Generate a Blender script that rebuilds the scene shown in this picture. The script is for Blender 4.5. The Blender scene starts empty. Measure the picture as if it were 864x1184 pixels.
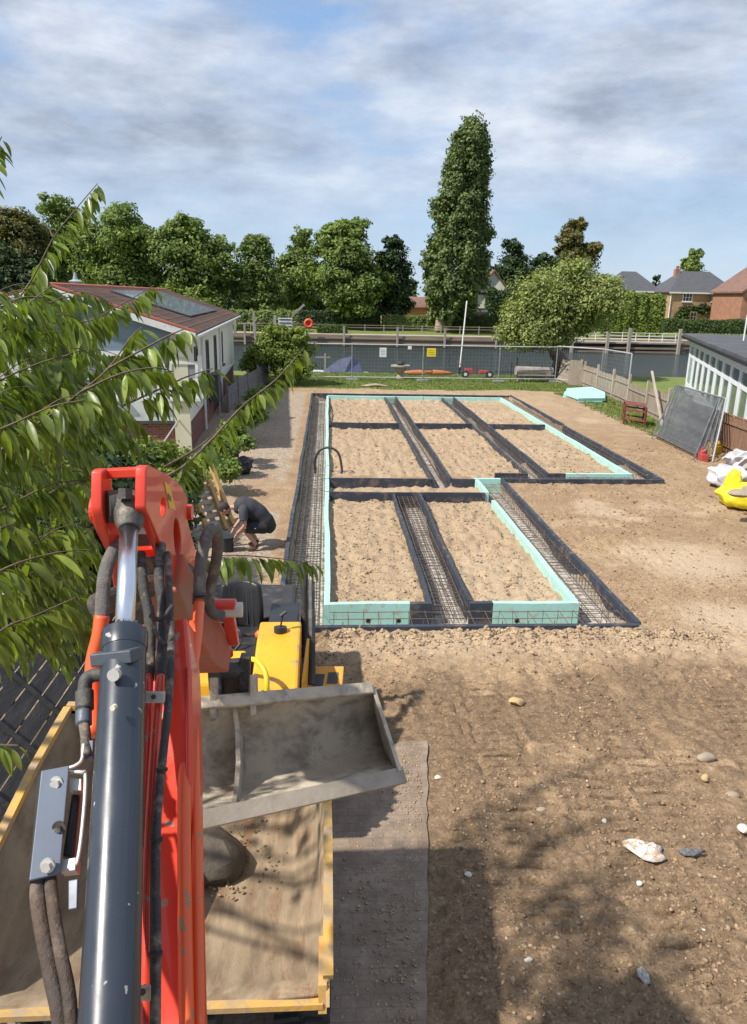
import bpy, bmesh, math, random
import numpy as np
from mathutils import Vector, Matrix
random.seed(7); rng = np.random.default_rng(7)
S = bpy.context.scene
COL = S.collection
# ------------------------------------------------------------------ camera
F = 855.0; RHO = math.radians(1.2)
A0 = -53*math.cos(RHO)-250*math.sin(RHO); B0 = -53*math.sin(RHO)+250*math.cos(RHO)
PITCH = math.atan(B0/F); YAW = math.atan(-A0/F*math.cos(PITCH))
sy, cy, sp, cp = math.sin(YAW), math.cos(YAW), math.sin(PITCH), math.cos(PITCH)
r0 = Vector((cy, -sy, 0)); FW = Vector((sy*cp, cy*cp, -sp)); u0 = Vector((sy*sp, cy*sp, cp))
RT = r0*math.cos(RHO)+u0*math.sin(RHO); UP = -r0*math.sin(RHO)+u0*math.cos(RHO)
EYE = Vector((0, 0, 5))
cam = bpy.data.cameras.new('camera'); camo = bpy.data.objects.new('camera', cam); COL.objects.link(camo)
m = Matrix((RT, UP, -FW)).transposed().to_4x4(); m.translation = EYE
camo.matrix_world = m
cam.sensor_fit = 'VERTICAL'; cam.sensor_height = 36; cam.sensor_width = 36; cam.lens = 36*F/1184
cam.clip_start = 0.05; cam.clip_end = 3000
S.camera = camo
# ------------------------------------------------------------------ light
SUN_DIR = Vector((-0.86, -0.36, 0)).normalized()*math.cos(math.radians(51)); SUN_DIR.z = math.sin(math.radians(51))
sun = bpy.data.lights.new('sun', 'SUN'); sun.energy = 4.4; sun.angle = math.radians(1.4); sun.color = (1, .95, .87)
suno = bpy.data.objects.new('sun', sun); COL.objects.link(suno)
suno.rotation_euler = (-SUN_DIR).to_track_quat('-Z', 'Y').to_euler()
W = bpy.data.worlds.new('World'); S.world = W; W.use_nodes = True
nt = W.node_tree; nt.nodes.clear()
def N(nt, t, **k):
    n = nt.nodes.new(t)
    for a, b in k.items(): setattr(n, a, b)
    return n
def math_node(nt, op, a, b=None, clamp=False):
    n = N(nt, 'ShaderNodeMath', operation=op, use_clamp=clamp)
    for i, v in enumerate((a, b)):
        if v is None: continue
        if isinstance(v, (int, float)): n.inputs[i].default_value = v
        else: nt.links.new(v, n.inputs[i])
    return n.outputs[0]
def ramp(nt, fac, stops, interp='LINEAR'):
    n = N(nt, 'ShaderNodeValToRGB'); nt.links.new(fac, n.inputs[0]); cr = n.color_ramp; cr.interpolation = interp
    while len(cr.elements) < len(stops): cr.elements.new(.5)
    for e, (p, c) in zip(cr.elements, stops):
        e.position = p; e.color = (c, c, c, 1) if isinstance(c, (int, float)) else (*c, 1)
    return n.outputs[0]
def mix(nt, fac, a, b, blend='MIX'):
    n = N(nt, 'ShaderNodeMix', data_type='RGBA', blend_type=blend)
    for s, v in ((n.inputs[0], fac), (n.inputs[6], a), (n.inputs[7], b)):
        if isinstance(v, (int, float)): s.default_value = v
        elif isinstance(v, tuple): s.default_value = (*v, 1)
        else: nt.links.new(v, s)
    return n.outputs[2]
def noise(nt, vec, scale, detail=4, rough=.55, dist=0, out=0):
    n = N(nt, 'ShaderNodeTexNoise'); n.inputs['Scale'].default_value = scale
    n.inputs['Detail'].default_value = detail; n.inputs['Roughness'].default_value = rough; n.inputs['Distortion'].default_value = dist
    if vec is not None: nt.links.new(vec, n.inputs['Vector'])
    return n.outputs[out]
sky = N(nt, 'ShaderNodeTexSky', sky_type='NISHITA', sun_disc=False)
sky.sun_elevation = math.radians(51); sky.sun_rotation = math.atan2(SUN_DIR.x, SUN_DIR.y); sky.air_density = 1.2; sky.dust_density = .8; sky.ozone_density = 1.6
tc = N(nt, 'ShaderNodeTexCoord'); sep = N(nt, 'ShaderNodeSeparateXYZ'); nt.links.new(tc.outputs['Generated'], sep.inputs[0])
zz = math_node(nt, 'MAXIMUM', math_node(nt, 'ADD', sep.outputs[2], .20), .03)
cx = math_node(nt, 'DIVIDE', sep.outputs[0], zz); cyy = math_node(nt, 'DIVIDE', sep.outputs[1], zz)
comb = N(nt, 'ShaderNodeCombineXYZ'); nt.links.new(cx, comb.inputs[0]); nt.links.new(cyy, comb.inputs[1])
mp = N(nt, 'ShaderNodeMapping'); mp.inputs['Location'].default_value = (3.1, 7.4, 0); mp.inputs['Scale'].default_value = (1, 1, 2.9); nt.links.new(tc.outputs['Generated'], mp.inputs[0])
cn = noise(nt, mp.outputs[0], 3.0, 9, .58, .08)
cn2 = noise(nt, mp.outputs[0], 7.5, 7, .6, .2)
cmask = ramp(nt, math_node(nt, 'ADD', math_node(nt, 'MULTIPLY', cn, .75), math_node(nt, 'MULTIPLY', cn2, .25)), [(.38, 0), (.46, .65), (.55, 1)])
up = ramp(nt, sep.outputs[2], [(0.03, .10), (.10, .5), (.17, .95), (.3, 1)])
cm = math_node(nt, 'MULTIPLY', cmask, up)
shade = ramp(nt, noise(nt, mp.outputs[0], 4.6, 9, .6, .08), [(.36, (2.7, 3.0, 3.7)), (.46, (3.9, 4.3, 5.1)), (.54, (4.9, 5.3, 6.1)), (.64, (6.3, 6.6, 7.1))])
grad = ramp(nt, sep.outputs[2], [(0.0, (4.2, 5.5, 7.2)), (.12, (3.1, 4.6, 6.8)), (.45, (1.7, 3.1, 6.0)), (1, (1.3, 2.5, 5.2))])
blue = mix(nt, .75, sky.outputs[0], grad)
cc = mix(nt, math_node(nt, 'MULTIPLY', cm, .88), blue, shade)
bg = N(nt, 'ShaderNodeBackground'); bg.inputs[1].default_value = .097; nt.links.new(cc, bg.inputs[0])
wo = N(nt, 'ShaderNodeOutputWorld'); nt.links.new(bg.outputs[0], wo.inputs[0])
S.view_settings.view_transform = 'Standard'; S.view_settings.look = 'None'; S.view_settings.gamma = 1; S.view_settings.use_curve_mapping = False
S.view_settings.exposure = 0.5
S.render.engine = 'CYCLES'
S.cycles.max_bounces = 6; S.cycles.transparent_max_bounces = 12

# ------------------------------------------------------------------ ray helpers (a photo pixel to a point in the place)
def ray(px, py): return FW + RT*((px-432)/F) + UP*((592-py)/F)
def C(px, py, d): return EYE + ray(px, py)*d
def G(px, py, z=0): v = ray(px, py); return EYE + v*((z-5)/v.z)
def Y(px, py, y): v = ray(px, py); return EYE + v*(y/v.y)
def X(px, py, x): v = ray(px, py); return EYE + v*(x/v.x)

# ------------------------------------------------------------------ materials
MATS = {}
def mat(name, c1, c2=None, scale=3, rough=.7, metal=0, bump=.2, bscale=None, dirt=None, dirt_amt=.5, dirt_scale=4, spots=None, spec=.5, stretch=(1, 1, 1), coat=0, rmin=None, transl=0, island=0):
    if name in MATS: return MATS[name]
    mt = bpy.data.materials.new(name); mt.use_nodes = True; t = mt.node_tree; b = t.nodes['Principled BSDF']
    tc = N(t, 'ShaderNodeTexCoord'); mp = N(t, 'ShaderNodeMapping'); mp.inputs['Scale'].default_value = stretch; t.links.new(tc.outputs['Object'], mp.inputs[0]); v = mp.outputs[0]
    c2 = c2 or tuple(x*.75 for x in c1)
    n1 = noise(t, v, scale, 6, .6)
    col = mix(t, ramp(t, n1, [(.35, 0), (.65, 1)]), c1, c2)
    if island:
        g = N(t, 'ShaderNodeNewGeometry')
        k = ramp(t, g.outputs['Random Per Island'], [(0, 1-island), (1, 1+island)])
        k2 = N(t, 'ShaderNodeMapRange'); t.links.new(g.outputs['Random Per Island'], k2.inputs[0]); k2.inputs[3].default_value = 1-island; k2.inputs[4].default_value = 1+island
        vm = N(t, 'ShaderNodeVectorMath', operation='SCALE'); t.links.new(col, vm.inputs[0]); t.links.new(k2.outputs[0], vm.inputs['Scale']); col = vm.outputs[0]
    if dirt:
        dm = ramp(t, noise(t, v, dirt_scale, 9, .68, .3), [(.62-.3*dirt_amt, 0), (.72-.2*dirt_amt, 1)])
        col = mix(t, math_node(t, 'MULTIPLY', dm, .85), col, dirt)
    if spots:
        sm = ramp(t, noise(t, v, spots[1], 3, .5), [(spots[2], 0), (spots[2]+.02, 1)])
        col = mix(t, sm, col, spots[0])
    t.links.new(col, b.inputs['Base Color'])
    rr = ramp(t, noise(t, v, scale*2.3, 5, .6), [(.3, max(0, rough-.12) if rmin is None else rmin), (.7, min(1, rough+.12))]); t.links.new(rr, b.inputs['Roughness'])
    b.inputs['Metallic'].default_value = metal; b.inputs['Specular IOR Level'].default_value = spec; b.inputs['Coat Weight'].default_value = coat
    if bump:
        bn = N(t, 'ShaderNodeBump'); bn.inputs['Strength'].default_value = bump; bn.inputs['Distance'].default_value = .02
        t.links.new(noise(t, v, bscale or scale*6, 8, .65), bn.inputs['Height']); t.links.new(bn.outputs[0], b.inputs['Normal'])
    if transl:
        tr = N(t, 'ShaderNodeBsdfTranslucent'); t.links.new(mix(t, 1.0, col, (1.35, 1.5, .5), 'MULTIPLY'), tr.inputs[0])
        ms = N(t, 'ShaderNodeMixShader'); ms.inputs[0].default_value = transl
        t.links.new(b.outputs[0], ms.inputs[1]); t.links.new(tr.outputs[0], ms.inputs[2]); t.links.new(ms.outputs[0], t.nodes['Material Output'].inputs[0])
    MATS[name] = mt; return mt
def foliage(name, c1, c2, scale=.5, transl=.25, rough=.6): return mat(name, c1, c2, scale, rough, bump=0, transl=transl, island=.35, spec=.3)
def glass(name, col=(.05, .07, .08), rough=.08): return mat(name, col, tuple(x*1.6 for x in col), .7, rough, bump=.03, rmin=.03)

# ------------------------------------------------------------------ mesh builder
class MB:
    def __init__(s): s.v = []; s.f = []; s.mi = []
    def add(s, vs, fs):
        o = len(s.v); s.v += [tuple(v) for v in vs]; s.f += [tuple(i+o for i in f) for f in fs]; return s
    def box(s, c, d, R=None, taper=None):
        hx, hy, hz = d[0]/2, d[1]/2, d[2]/2; vs = []
        for z in (-1, 1):
            k = 1 if z < 0 or not taper else taper
            for x, y in ((-1, -1), (1, -1), (1, 1), (-1, 1)):
                v = Vector((x*hx*k, y*hy*k, z*hz)); v = R @ v if R else v; vs.append(v+Vector(c))
        return s.add(vs, [(3, 2, 1, 0), (4, 5, 6, 7), (0, 1, 5, 4), (1, 2, 6, 5), (2, 3, 7, 6), (3, 0, 4, 7)])
    def box2(s, a, b): a = Vector(a); b = Vector(b); return s.box((a+b)/2, [abs(b[i]-a[i]) for i in range(3)])
    def bar(s, a, b, w, h, side=None):
        a = Vector(a); b = Vector(b); d = b-a; y = d.normalized(); x = Vector(side).normalized() if side else y.cross(Vector((0, 0, 1)))
        if x.length < 1e-3: x = Vector((1, 0, 0))
        x = (x - y*x.dot(y)).normalized(); z = x.cross(y); R = Matrix((x, y, z)).transposed()
        return s.box((a+b)/2, (w, d.length, h), R)
    def tube(s, pts, r, n=8, caps=True):
        pts = [Vector(p) for p in pts]; rs = r if isinstance(r, (list, tuple)) else [r]*len(pts); vs = []; fs = []
        t = (pts[1]-pts[0]).normalized(); a = t.orthogonal().normalized()
        for i, p in enumerate(pts):
            t = (pts[min(i+1, len(pts)-1)]-pts[max(i-1, 0)]).normalized()
            a = (a - t*a.dot(t)).normalized(); b = t.cross(a)
            for k in range(n): an = 2*math.pi*k/n; vs.append(p+(a*math.cos(an)+b*math.sin(an))*rs[i])
        for i in range(len(pts)-1):
            for k in range(n): k2 = (k+1) % n; fs.append((i*n+k, i*n+k2, (i+1)*n+k2, (i+1)*n+k))
        if caps: fs.append(tuple(range(n-1, -1, -1))); o = (len(pts)-1)*n; fs.append(tuple(range(o, o+n)))
        return s.add(vs, fs)
    def cyl(s, a, b, r, n=20, r2=None): return s.tube([a, b], [r, r if r2 is None else r2], n)
    def prism(s, pts, ext):
        n = len(pts); e = Vector(ext); pts = [Vector(p) for p in pts]
        return s.add(pts+[p+e for p in pts], [tuple(range(n-1, -1, -1)), tuple(range(n, 2*n))]+[(i, (i+1) % n, (i+1) % n+n, i+n) for i in range(n)])
    def poly(s, pts): return s.add(pts, [tuple(range(len(pts)))])
    def rock(s, c, r, sq=(1, 1, .6), seed=None):
        R = random.Random(seed if seed is not None else random.random()); bm = bmesh.new(); bmesh.ops.create_icosphere(bm, subdivisions=2, radius=1)
        o = [Vector((R.uniform(-1, 1), R.uniform(-1, 1), R.uniform(-1, 1))).normalized() for _ in range(9)]; lim = [R.uniform(.6, .95) for _ in o]
        vs = []
        for v in bm.verts:
            p = v.co.copy()
            for q, l in zip(o, lim):
                d = p.dot(q)
                if d > l: p -= q*(d-l)
            vs.append(Vector((p.x*sq[0]*r, p.y*sq[1]*r, p.z*sq[2]*r))+Vector(c))
        fs = [tuple(v.index for v in f.verts) for f in bm.faces]; bm.free(); return s.add(vs, fs)
def smoothpath(pts, n=6):
    pts = [Vector(p) for p in pts]; out = []
    P = [pts[0]*2-pts[1]]+pts+[pts[-1]*2-pts[-2]]
    for i in range(1, len(P)-2):
        for k in range(n):
            t = k/n; a, b, c, d = P[i-1], P[i], P[i+1], P[i+2]
            out.append(.5*((2*b)+(-a+c)*t+(2*a-5*b+4*c-d)*t*t+(-a+3*b-3*c+d)*t**3))
    out.append(pts[-1]); return out
def obj(name, mb, m, parent=None, smooth=None, bevel=0, loc=None):
    me = bpy.data.meshes.new(name)
    if isinstance(mb, MB): me.from_pydata(mb.v, [], mb.f)
    else:
        v, f = mb; me.vertices.add(len(v)); me.vertices.foreach_set('co', np.asarray(v, np.float32).ravel())
        n = f.shape[1]; me.loops.add(f.size); me.loops.foreach_set('vertex_index', f.ravel().astype(np.int32))
        me.polygons.add(len(f)); me.polygons.foreach_set('loop_start', np.arange(0, f.size, n, dtype=np.int32)); me.update(calc_edges=True)
    me.update(); me.materials.append(m)
    if smooth is not None:
        me.polygons.foreach_set('use_smooth', [True]*len(me.polygons))
        if smooth < 180: me.set_sharp_from_angle(angle=math.radians(smooth))
    o = bpy.data.objects.new(name, me); COL.objects.link(o)
    if parent is not None:
        o.parent = parent; o.matrix_parent_inverse = Matrix.Translation(-parent.location) if parent.type == 'EMPTY' and parent.parent is None else Matrix()
    if loc is not None: o.location = loc
    if bevel:
        b = o.modifiers.new('bevel', 'BEVEL'); b.width = bevel; b.segments = 2; b.limit_method = 'ANGLE'; b.angle_limit = math.radians(40)
        b.harden_normals = False
    return o
def tag(o, label=None, cat=None, group=None, kind=None):
    if label: o['label'] = label
    if cat: o['category'] = cat
    if group: o['group'] = group
    if kind: o['kind'] = kind
    return o
def thing(name, label, cat, loc=(0, 0, 0), group=None):
    o = bpy.data.objects.new(name, None); o.empty_display_size = .2; COL.objects.link(o); o.location = loc; return tag(o, label, cat, group)
def struct(name, mb, m, **k): o = obj(name, mb, m, **k); o['kind'] = 'structure'; return o
def single(name, mb, m, label, cat, group=None, **k): return tag(obj(name, mb, m, **k), label, cat, group)

# ------------------------------------------------------------------ numpy noise
def vnoise(x, y, seed=0):
    xi = np.floor(x).astype(np.int64); yi = np.floor(y).astype(np.int64); xf = x-xi; yf = y-yi
    def h(a, b):
        n = (a*374761393+b*668265263+seed*1274126177) & 0xffffffff; n = ((n ^ (n >> 13))*1274126177) & 0xffffffff; return ((n ^ (n >> 16)) & 0xffff)/65535.
    u = xf*xf*(3-2*xf); v = yf*yf*(3-2*yf)
    return (h(xi, yi)*(1-u)+h(xi+1, yi)*u)*(1-v)+(h(xi, yi+1)*(1-u)+h(xi+1, yi+1)*u)*v-.5
def fbm(x, y, f, o=4, seed=0, g=.5):
    s = 0; a = 1
    for i in range(o): s = s+a*vnoise(x*f+17.3*i, y*f+9.1*i, seed+i); a *= g; f *= 2.03
    return s
def sstep(a, b, x): t = np.clip((x-a)/(b-a), 0, 1); return t*t*(3-2*t)

# ------------------------------------------------------------------ foundation layout (metres)
XL0, XL1, C1a, C1b, FI, FO, C2a, C2b, C3a, C3b, RI, RO = -.75, 0., 1.75, 2.38, 4.2, 4.9, 2.95, 3.47, 5.9, 6.46, 8.95, 9.62
YF0, YF1, YA, YB, YR0, YR1, YM, YE0, YE1 = 10.5, 11.35, 18.6, 20.1, 20.2, 20.85, 29.6, 37.9, 38.8
TR = [(XL0, XL1, YF0, YE1), (XL0, FO, YF0, YF1), (C1a, C1b, YF1, YA), (FI, FO, YF1, YR1), (C2a, C2b, YB, YE0), (C3a, C3b, YB, YE0), (RI, RO, YR0, YE1), (XL0, RO, YE0, YE1), (FO, RO, YR0, YR1)]
PL = [(XL1, FI, YF1, YA), (XL1, FI, YA, YB), (XL1, RI, YR1, YE0)]
WATER = -.95
def bank_y(x): return 51.5 - .0*x
xs = np.concatenate([np.array([-900, -400, -200, -120, -80, -55, -40, -30, -22, -16, -12, -9, -7.5, -6.2]), np.arange(-5, -.9, .13), np.arange(-.8, 7.4, .05), np.arange(7.45, 17, .12), np.array([18, 20, 23, 27, 33, 42, 55, 75, 110, 170, 300, 500, 900])])
ys = np.concatenate([np.array([-60, -20, -5, 0, 1.5, 2.6]), np.arange(3.2, 10.3, .021), np.arange(10.32, 10.9, .04), np.arange(10.95, 20.5, .07), np.arange(20.6, 40, .14), np.arange(40.2, 50.4, .35), np.array([50.8, 51.2, 51.25, 52, 54, 60, 70, 80, 90, 92.9, 93.0, 93.3, 95, 98, 102, 108, 115, 125, 140, 170, 220, 300, 450, 700, 1100, 1800])])
e = .012
xs = np.unique(np.concatenate([xs]+[np.array([v-e, v+e]) for v in (XL0, XL1, C1a, C1b, FI, FO, C2a, C2b, C3a, C3b, RI, RO)]))
ys = np.unique(np.concatenate([ys]+[np.array([v-e, v+e]) for v in (YF0, YF1, YA, YB, YR0, YR1, YE0, YE1)]))
gx, gy = np.meshgrid(xs, ys); nx, ny = len(xs), len(ys)
GROOVE = [None]
def ground_z(x, y):
    GROOVE[0] = None
    z = .05*fbm(x, y, .35, 3, 3)+.035*fbm(x, y, 2.2, 4, 11)
    rough = sstep(-.35, .25, fbm(x, y, .5, 3, 21))
    lump = np.abs(fbm(x, y, 5.5, 3, 31)); z = z+.115*(lump-.2)*rough+(.055*np.abs(fbm(x, y, 8, 3, 33))+.022*fbm(x, y, 15, 2, 34))*sstep(12, 9.5, y)
    z = z+.03*np.maximum(0, fbm(x, y, 11, 2, 41))
    # heaped crumbs against the front board and beside the trenches
    fr = np.exp(-((y-10.22)/.22)**2)*(x > -.1)*(x < 5.6); z = z+fr*(.02+.22*np.abs(fbm(x, y, 4.5, 4, 51)))
    z = z+.03*np.exp(-((y-9.2)/.5)**2)*(x > -.3)*(x < 5)*fbm(x, y, 3, 3, 52)
    # tracked-machine prints : rows of cross ridges in lanes running away from the viewer
    for xc, w, y0, y1, s, am in ((1.95, .26, 4.2, 9.3, .05, .035), (2.85, .3, 3.8, 7.4, -.06, .032), (3.5, .22, 5.6, 9.3, .02, .03), (4.9, .3, 4.5, 9, .12, .03), (1.45, .2, 6.8, 9.1, 0, .025), (4.2, .24, 4.2, 7.6, -.08, .03), (5.7, .25, 6.4, 9.4, .1, .03)):
        u = (x-xc-s*(y-6)); lane = np.exp(-(u/w)**4)*sstep(y0, y0+.6, y)*(1-sstep(y1-.8, y1, y))
        ph = y/.17+.14*u/w+.55*fbm(x, y, 1.8, 3, 61); gv_ = np.maximum(0, np.sin(ph*2*np.pi))**7
        ed = np.exp(-((np.abs(u)-w*1.02)/.035)**2)*sstep(y0, y0+.6, y)*(1-sstep(y1-.8, y1, y))*.4
        br = sstep(-.4, .05, fbm(x, y, 2.3, 2, 71))
        g_ = np.maximum(lane*gv_, ed)*br; GROOVE[0] = np.maximum(GROOVE[0], g_) if GROOVE[0] is not None and np.shape(GROOVE[0]) == np.shape(g_) else g_
        z = z*(1-.5*lane)-.085*g_
    grass = sstep(-.0, 1.2, y-41.2+.9*fbm(x, y, .4, 3, 81)); z = z*(1-grass*.5)+grass*.04*fbm(x, y, 3, 3, 82)
    # sandy heap at the back right corner of the trenches
    z = z+.22*np.exp(-((x-11.2)/1.6)**2-((y-37.5)/2.2)**2)*(1+.6*fbm(x, y, 1.4, 3, 91))
    z = z+.1*np.exp(-((y-39.9)/.6)**2)*(x > -1)*(x < 11)*(1+fbm(x, y, 2, 3, 92))
    # left gravel margin is smoother
    lf = sstep(.0, .4, -.85-x); z = z*(1-.5*lf)+lf*.03*fbm(x, y, 1.2, 3, 95)
    # concrete strip and machine standing flat
    cs = (1-sstep(.80, 1.0, x-.13*(y-4)))*(1-sstep(7.5, 8.1, y)); z = z*(1-cs)-.03*cs
    inT = np.zeros_like(x, bool); inP = np.zeros_like(x, bool)
    for a, b, c, d in PL:
        k = (x > a) & (x < b) & (y > c) & (y < d); inP |= k
    zp = -.10-.07*np.maximum(np.exp(-((y-YA)/.35)**2)*(x < FI), np.maximum(np.exp(-((y-YB)/.3)**2), np.exp(-((y-YM)/.5)**2)))+.15*np.abs(fbm(x, y, 3.2, 4, 101))*1.3+.05*fbm(x, y, .6, 2, 102)+.035*np.maximum(0, fbm(x, y, 9, 2, 103))
    z = np.where(inP, zp, z)
    for a, b, c, d in TR:
        k = (x > a) & (x < b) & (y > c) & (y < d); inT |= k
    z = np.where(inT, -.30, z)
    # river channel, far bank
    z = np.where((y > 51.22) & (y < 92.95), -2.2, z)
    z = np.where(y >= 92.95, .35+.75*sstep(97, 125, y)+.0*x, z)
    far = (y > 51.22); z = np.where(far & (np.abs(x) > 300), z, z)
    return z, inT, inP, grass
Z, inT, inP, grass = ground_z(gx, gy); groove = GROOVE[0].copy()
verts = np.stack([gx, gy, Z], -1).reshape(-1, 3)
idx = np.arange(nx*ny).reshape(ny, nx)
faces = np.stack([idx[:-1, :-1], idx[:-1, 1:], idx[1:, 1:], idx[1:, :-1]], -1).reshape(-1, 4)
gm = bpy.data.materials.new('soil'); gm.use_nodes = True; t = gm.node_tree; b = t.nodes['Principled BSDF']
tc = N(t, 'ShaderNodeTexCoord'); v = tc.outputs['Object']
def att(t, n): a = N(t, 'ShaderNodeAttribute', attribute_name=n); return a.outputs['Fac']
dry = mix(t, ramp(t, noise(t, v, 1.3, 8, .62), [(.34, 0), (.66, 1)]), (.39, .265, .150), (.255, .165, .092))
dry = mix(t, ramp(t, noise(t, v, 14, 6, .7), [(.45, 0), (.62, .65)]), dry, (.47, .36, .235))
dry = mix(t, ramp(t, noise(t, v, 33, 5, .6), [(.56, 0), (.66, .6)]), dry, (.20, .13, .075))
dry = mix(t, ramp(t, noise(t, v, .8, 9, .66, .5), [(.50, 0), (.56, .7)]), dry, (.30, .195, .115))
dry = mix(t, ramp(t, noise(t, v, 48, 3, .6), [(.38, .75), (.46, 0)]), dry, (.13, .085, .05))
dry = mix(t, ramp(t, noise(t, v, 5.5, 9, .75, .6), [(.47, 0), (.5, .5), (.53, 0)]), dry, (.17, .11, .065))
wet_and_shade = mix(t, ramp(t, noise(t, v, 9, 8, .65), [(.38, 0), (.62, 1)]), (.145, .095, .056), (.235, .158, .093))
wet_and_shade = mix(t, ramp(t, noise(t, v, 45, 3, .6), [(.66, 0), (.72, .6)]), wet_and_shade, (.38, .31, .23))
wet_and_shade = mix(t, ramp(t, noise(t, v, 38, 4, .65), [(.36, .8), (.46, 0)]), wet_and_shade, (.07, .045, .028))
wet_and_shade = mix(t, ramp(t, noise(t, v, 27, 4, .65), [(.56, 0), (.64, .7)]), wet_and_shade, (.33, .25, .165))
wm = math_node(t, 'ADD', att(t, 'damp_and_shade'), math_node(t, 'MULTIPLY', math_node(t, 'SUBTRACT', noise(t, v, 2.6, 7, .65), .5), 1.6))
soil = mix(t, ramp(t, wm, [(.35, 0), (.72, 1)]), dry, wet_and_shade)
pale = mix(t, ramp(t, noise(t, v, 25, 6, .6), [(.4, 0), (.6, 1)]), (.46, .355, .24), (.37, .275, .18))
soil = mix(t, att(t, 'pale'), soil, pale)
vo = N(t, 'ShaderNodeTexVoronoi'); vo.inputs['Scale'].default_value = 26; t.links.new(v, vo.inputs['Vector'])
grav = mix(t, math_node(t, 'MULTIPLY', 1.0, ramp(t, vo.outputs['Color'], [(.2, 0), (.8, 1)])), (.22, .17, .13), (.42, .33, .24))
gmk = ramp(t, math_node(t, 'ADD', att(t, 'gravel'), math_node(t, 'MULTIPLY', math_node(t, 'SUBTRACT', noise(t, v, 1.1, 6, .6), .5), 1.1)), [(.4, 0), (.7, 1)])
soil = mix(t, gmk, soil, grav)
gr = mix(t, ramp(t, noise(t, v, 1.2, 8, .7), [(.35, 0), (.68, 1)]), (.12, .17, .035), (.24, .25, .08))
gr = mix(t, ramp(t, noise(t, v, 30, 3, .6), [(.4, 0), (.7, .6)]), gr, (.05, .085, .018))
soil = mix(t, ramp(t, math_node(t, 'ADD', att(t, 'grass'), math_node(t, 'MULTIPLY', math_node(t, 'SUBTRACT', noise(t, v, 4, 7, .7), .5), .8)), [(.42, 0), (.6, 1)]), soil, gr)
soil = mix(t, att(t, 'floor'), soil, mix(t, ramp(t, noise(t, v, 12, 6, .6), [(.45, 0), (.6, 1)]), (.52, .49, .44), (.24, .19, .15)))
t.links.new(soil, b.inputs['Base Color']); b.inputs['Roughness'].default_value = .95; b.inputs['Specular IOR Level'].default_value = .2
bp = N(t, 'ShaderNodeBump'); bp.inputs['Strength'].default_value = .9; bp.inputs['Distance'].default_value = .022
vo2 = N(t, 'ShaderNodeTexVoronoi', feature='DISTANCE_TO_EDGE'); vo2.inputs['Scale'].default_value = 6; t.links.new(noise(t, v, 5, 4, .6, 0, 1), vo2.inputs['Vector'])
hh = math_node(t, 'ADD', noise(t, v, 16, 6, .52), math_node(t, 'MULTIPLY', noise(t, v, 70, 3, .5), .12))
t.links.new(hh, bp.inputs['Height']); t.links.new(bp.outputs[0], b.inputs['Normal'])
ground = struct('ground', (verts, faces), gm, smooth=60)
def setatt(n, a): at = ground.data.attributes.new(n, 'FLOAT', 'POINT'); at.data.foreach_set('value', a.astype(np.float32).ravel())
damp_and_shade = .6*np.exp(-(((gx-2.1)/1.1)**2+((gy-5.0)/1.3)**2)**1.5)+.55*np.exp(-(((gx-3.0)/1.6)**2+((gy-8.2)/.5)**2))+.7*np.exp(-(((gx-1.5)/.35)**2+((gy-8)/1.6)**2))+.5*np.exp(-(((gx-5)/1.6)**2+((gy-9.2)/1)**2))
damp_and_shade += .75*np.exp(-(((gx-3.6)/.35)**2+((gy-4.3)/1.2)**2))+.4*np.exp(-((gx-7.5)/2)**2-((gy-17)/2.5)**2)+.55*sstep(9.8, 7.6, gy)*(1+.5*fbm(gx, gy, .8, 3, 131))
damp_and_shade = damp_and_shade+1.5*groove+.3*sstep(.1, .45, np.abs(fbm(gx, gy, 2.2, 4, 141)))*(gy < 10)  # grooves hold moisture; their crevice shade is painted in here too
setatt('damp_and_shade', damp_and_shade)
pl_ = np.maximum(np.exp(-(((gx-7.3)/1.2)**2+((gy-13.6)/1.2)**2)**2), np.exp(-(((gx-6.6)/.9)**2+((gy-10.9)/.7)**2)**2))
pl_ = np.maximum(pl_, np.where(inP, .55, 0)); pl_ = np.maximum(pl_, .8*sstep(.12, .3, fbm(gx*.6, gy, .45, 4, 111))*(gx > 1.5)*(gy > 8)*sstep(17, 14, gx)); pl_ = np.maximum(pl_, .7*np.exp(-((gy-10.0)/.5)**2)*(gx > 0)*(gx < 9)); pl_ = np.maximum(pl_, .35*sstep(26, 34, gy)*(gx > 0))
setatt('pale', pl_)
gv = sstep(-.9, -1.2, gx)*sstep(7, 9, gy)*(1-sstep(40, 41.5, gy))*(.75-.5*np.exp(-(((gx+1.6)/1)**2+((gy-18.5)/2.0)**2))); setatt('gravel', gv)
gra = np.where(gy > 51, 1, grass)
right = sstep(-.5, 1.0, gx-12.6+.0*gy)*sstep(25, 31, gy)*(1-sstep(52, 53, gy)); gra = np.maximum(gra, right*.85)
gra = np.maximum(gra, sstep(14.5, 17, gx)*.9); gra = np.maximum(gra, sstep(-4.6, -5.6, gx)*.8)
gra = np.where(inT | inP, 0, gra); gra = np.where(gy < 9, gra*0.3, gra)
setatt('grass', gra); setatt('floor', np.where(inT, 1., 0.))

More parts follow.
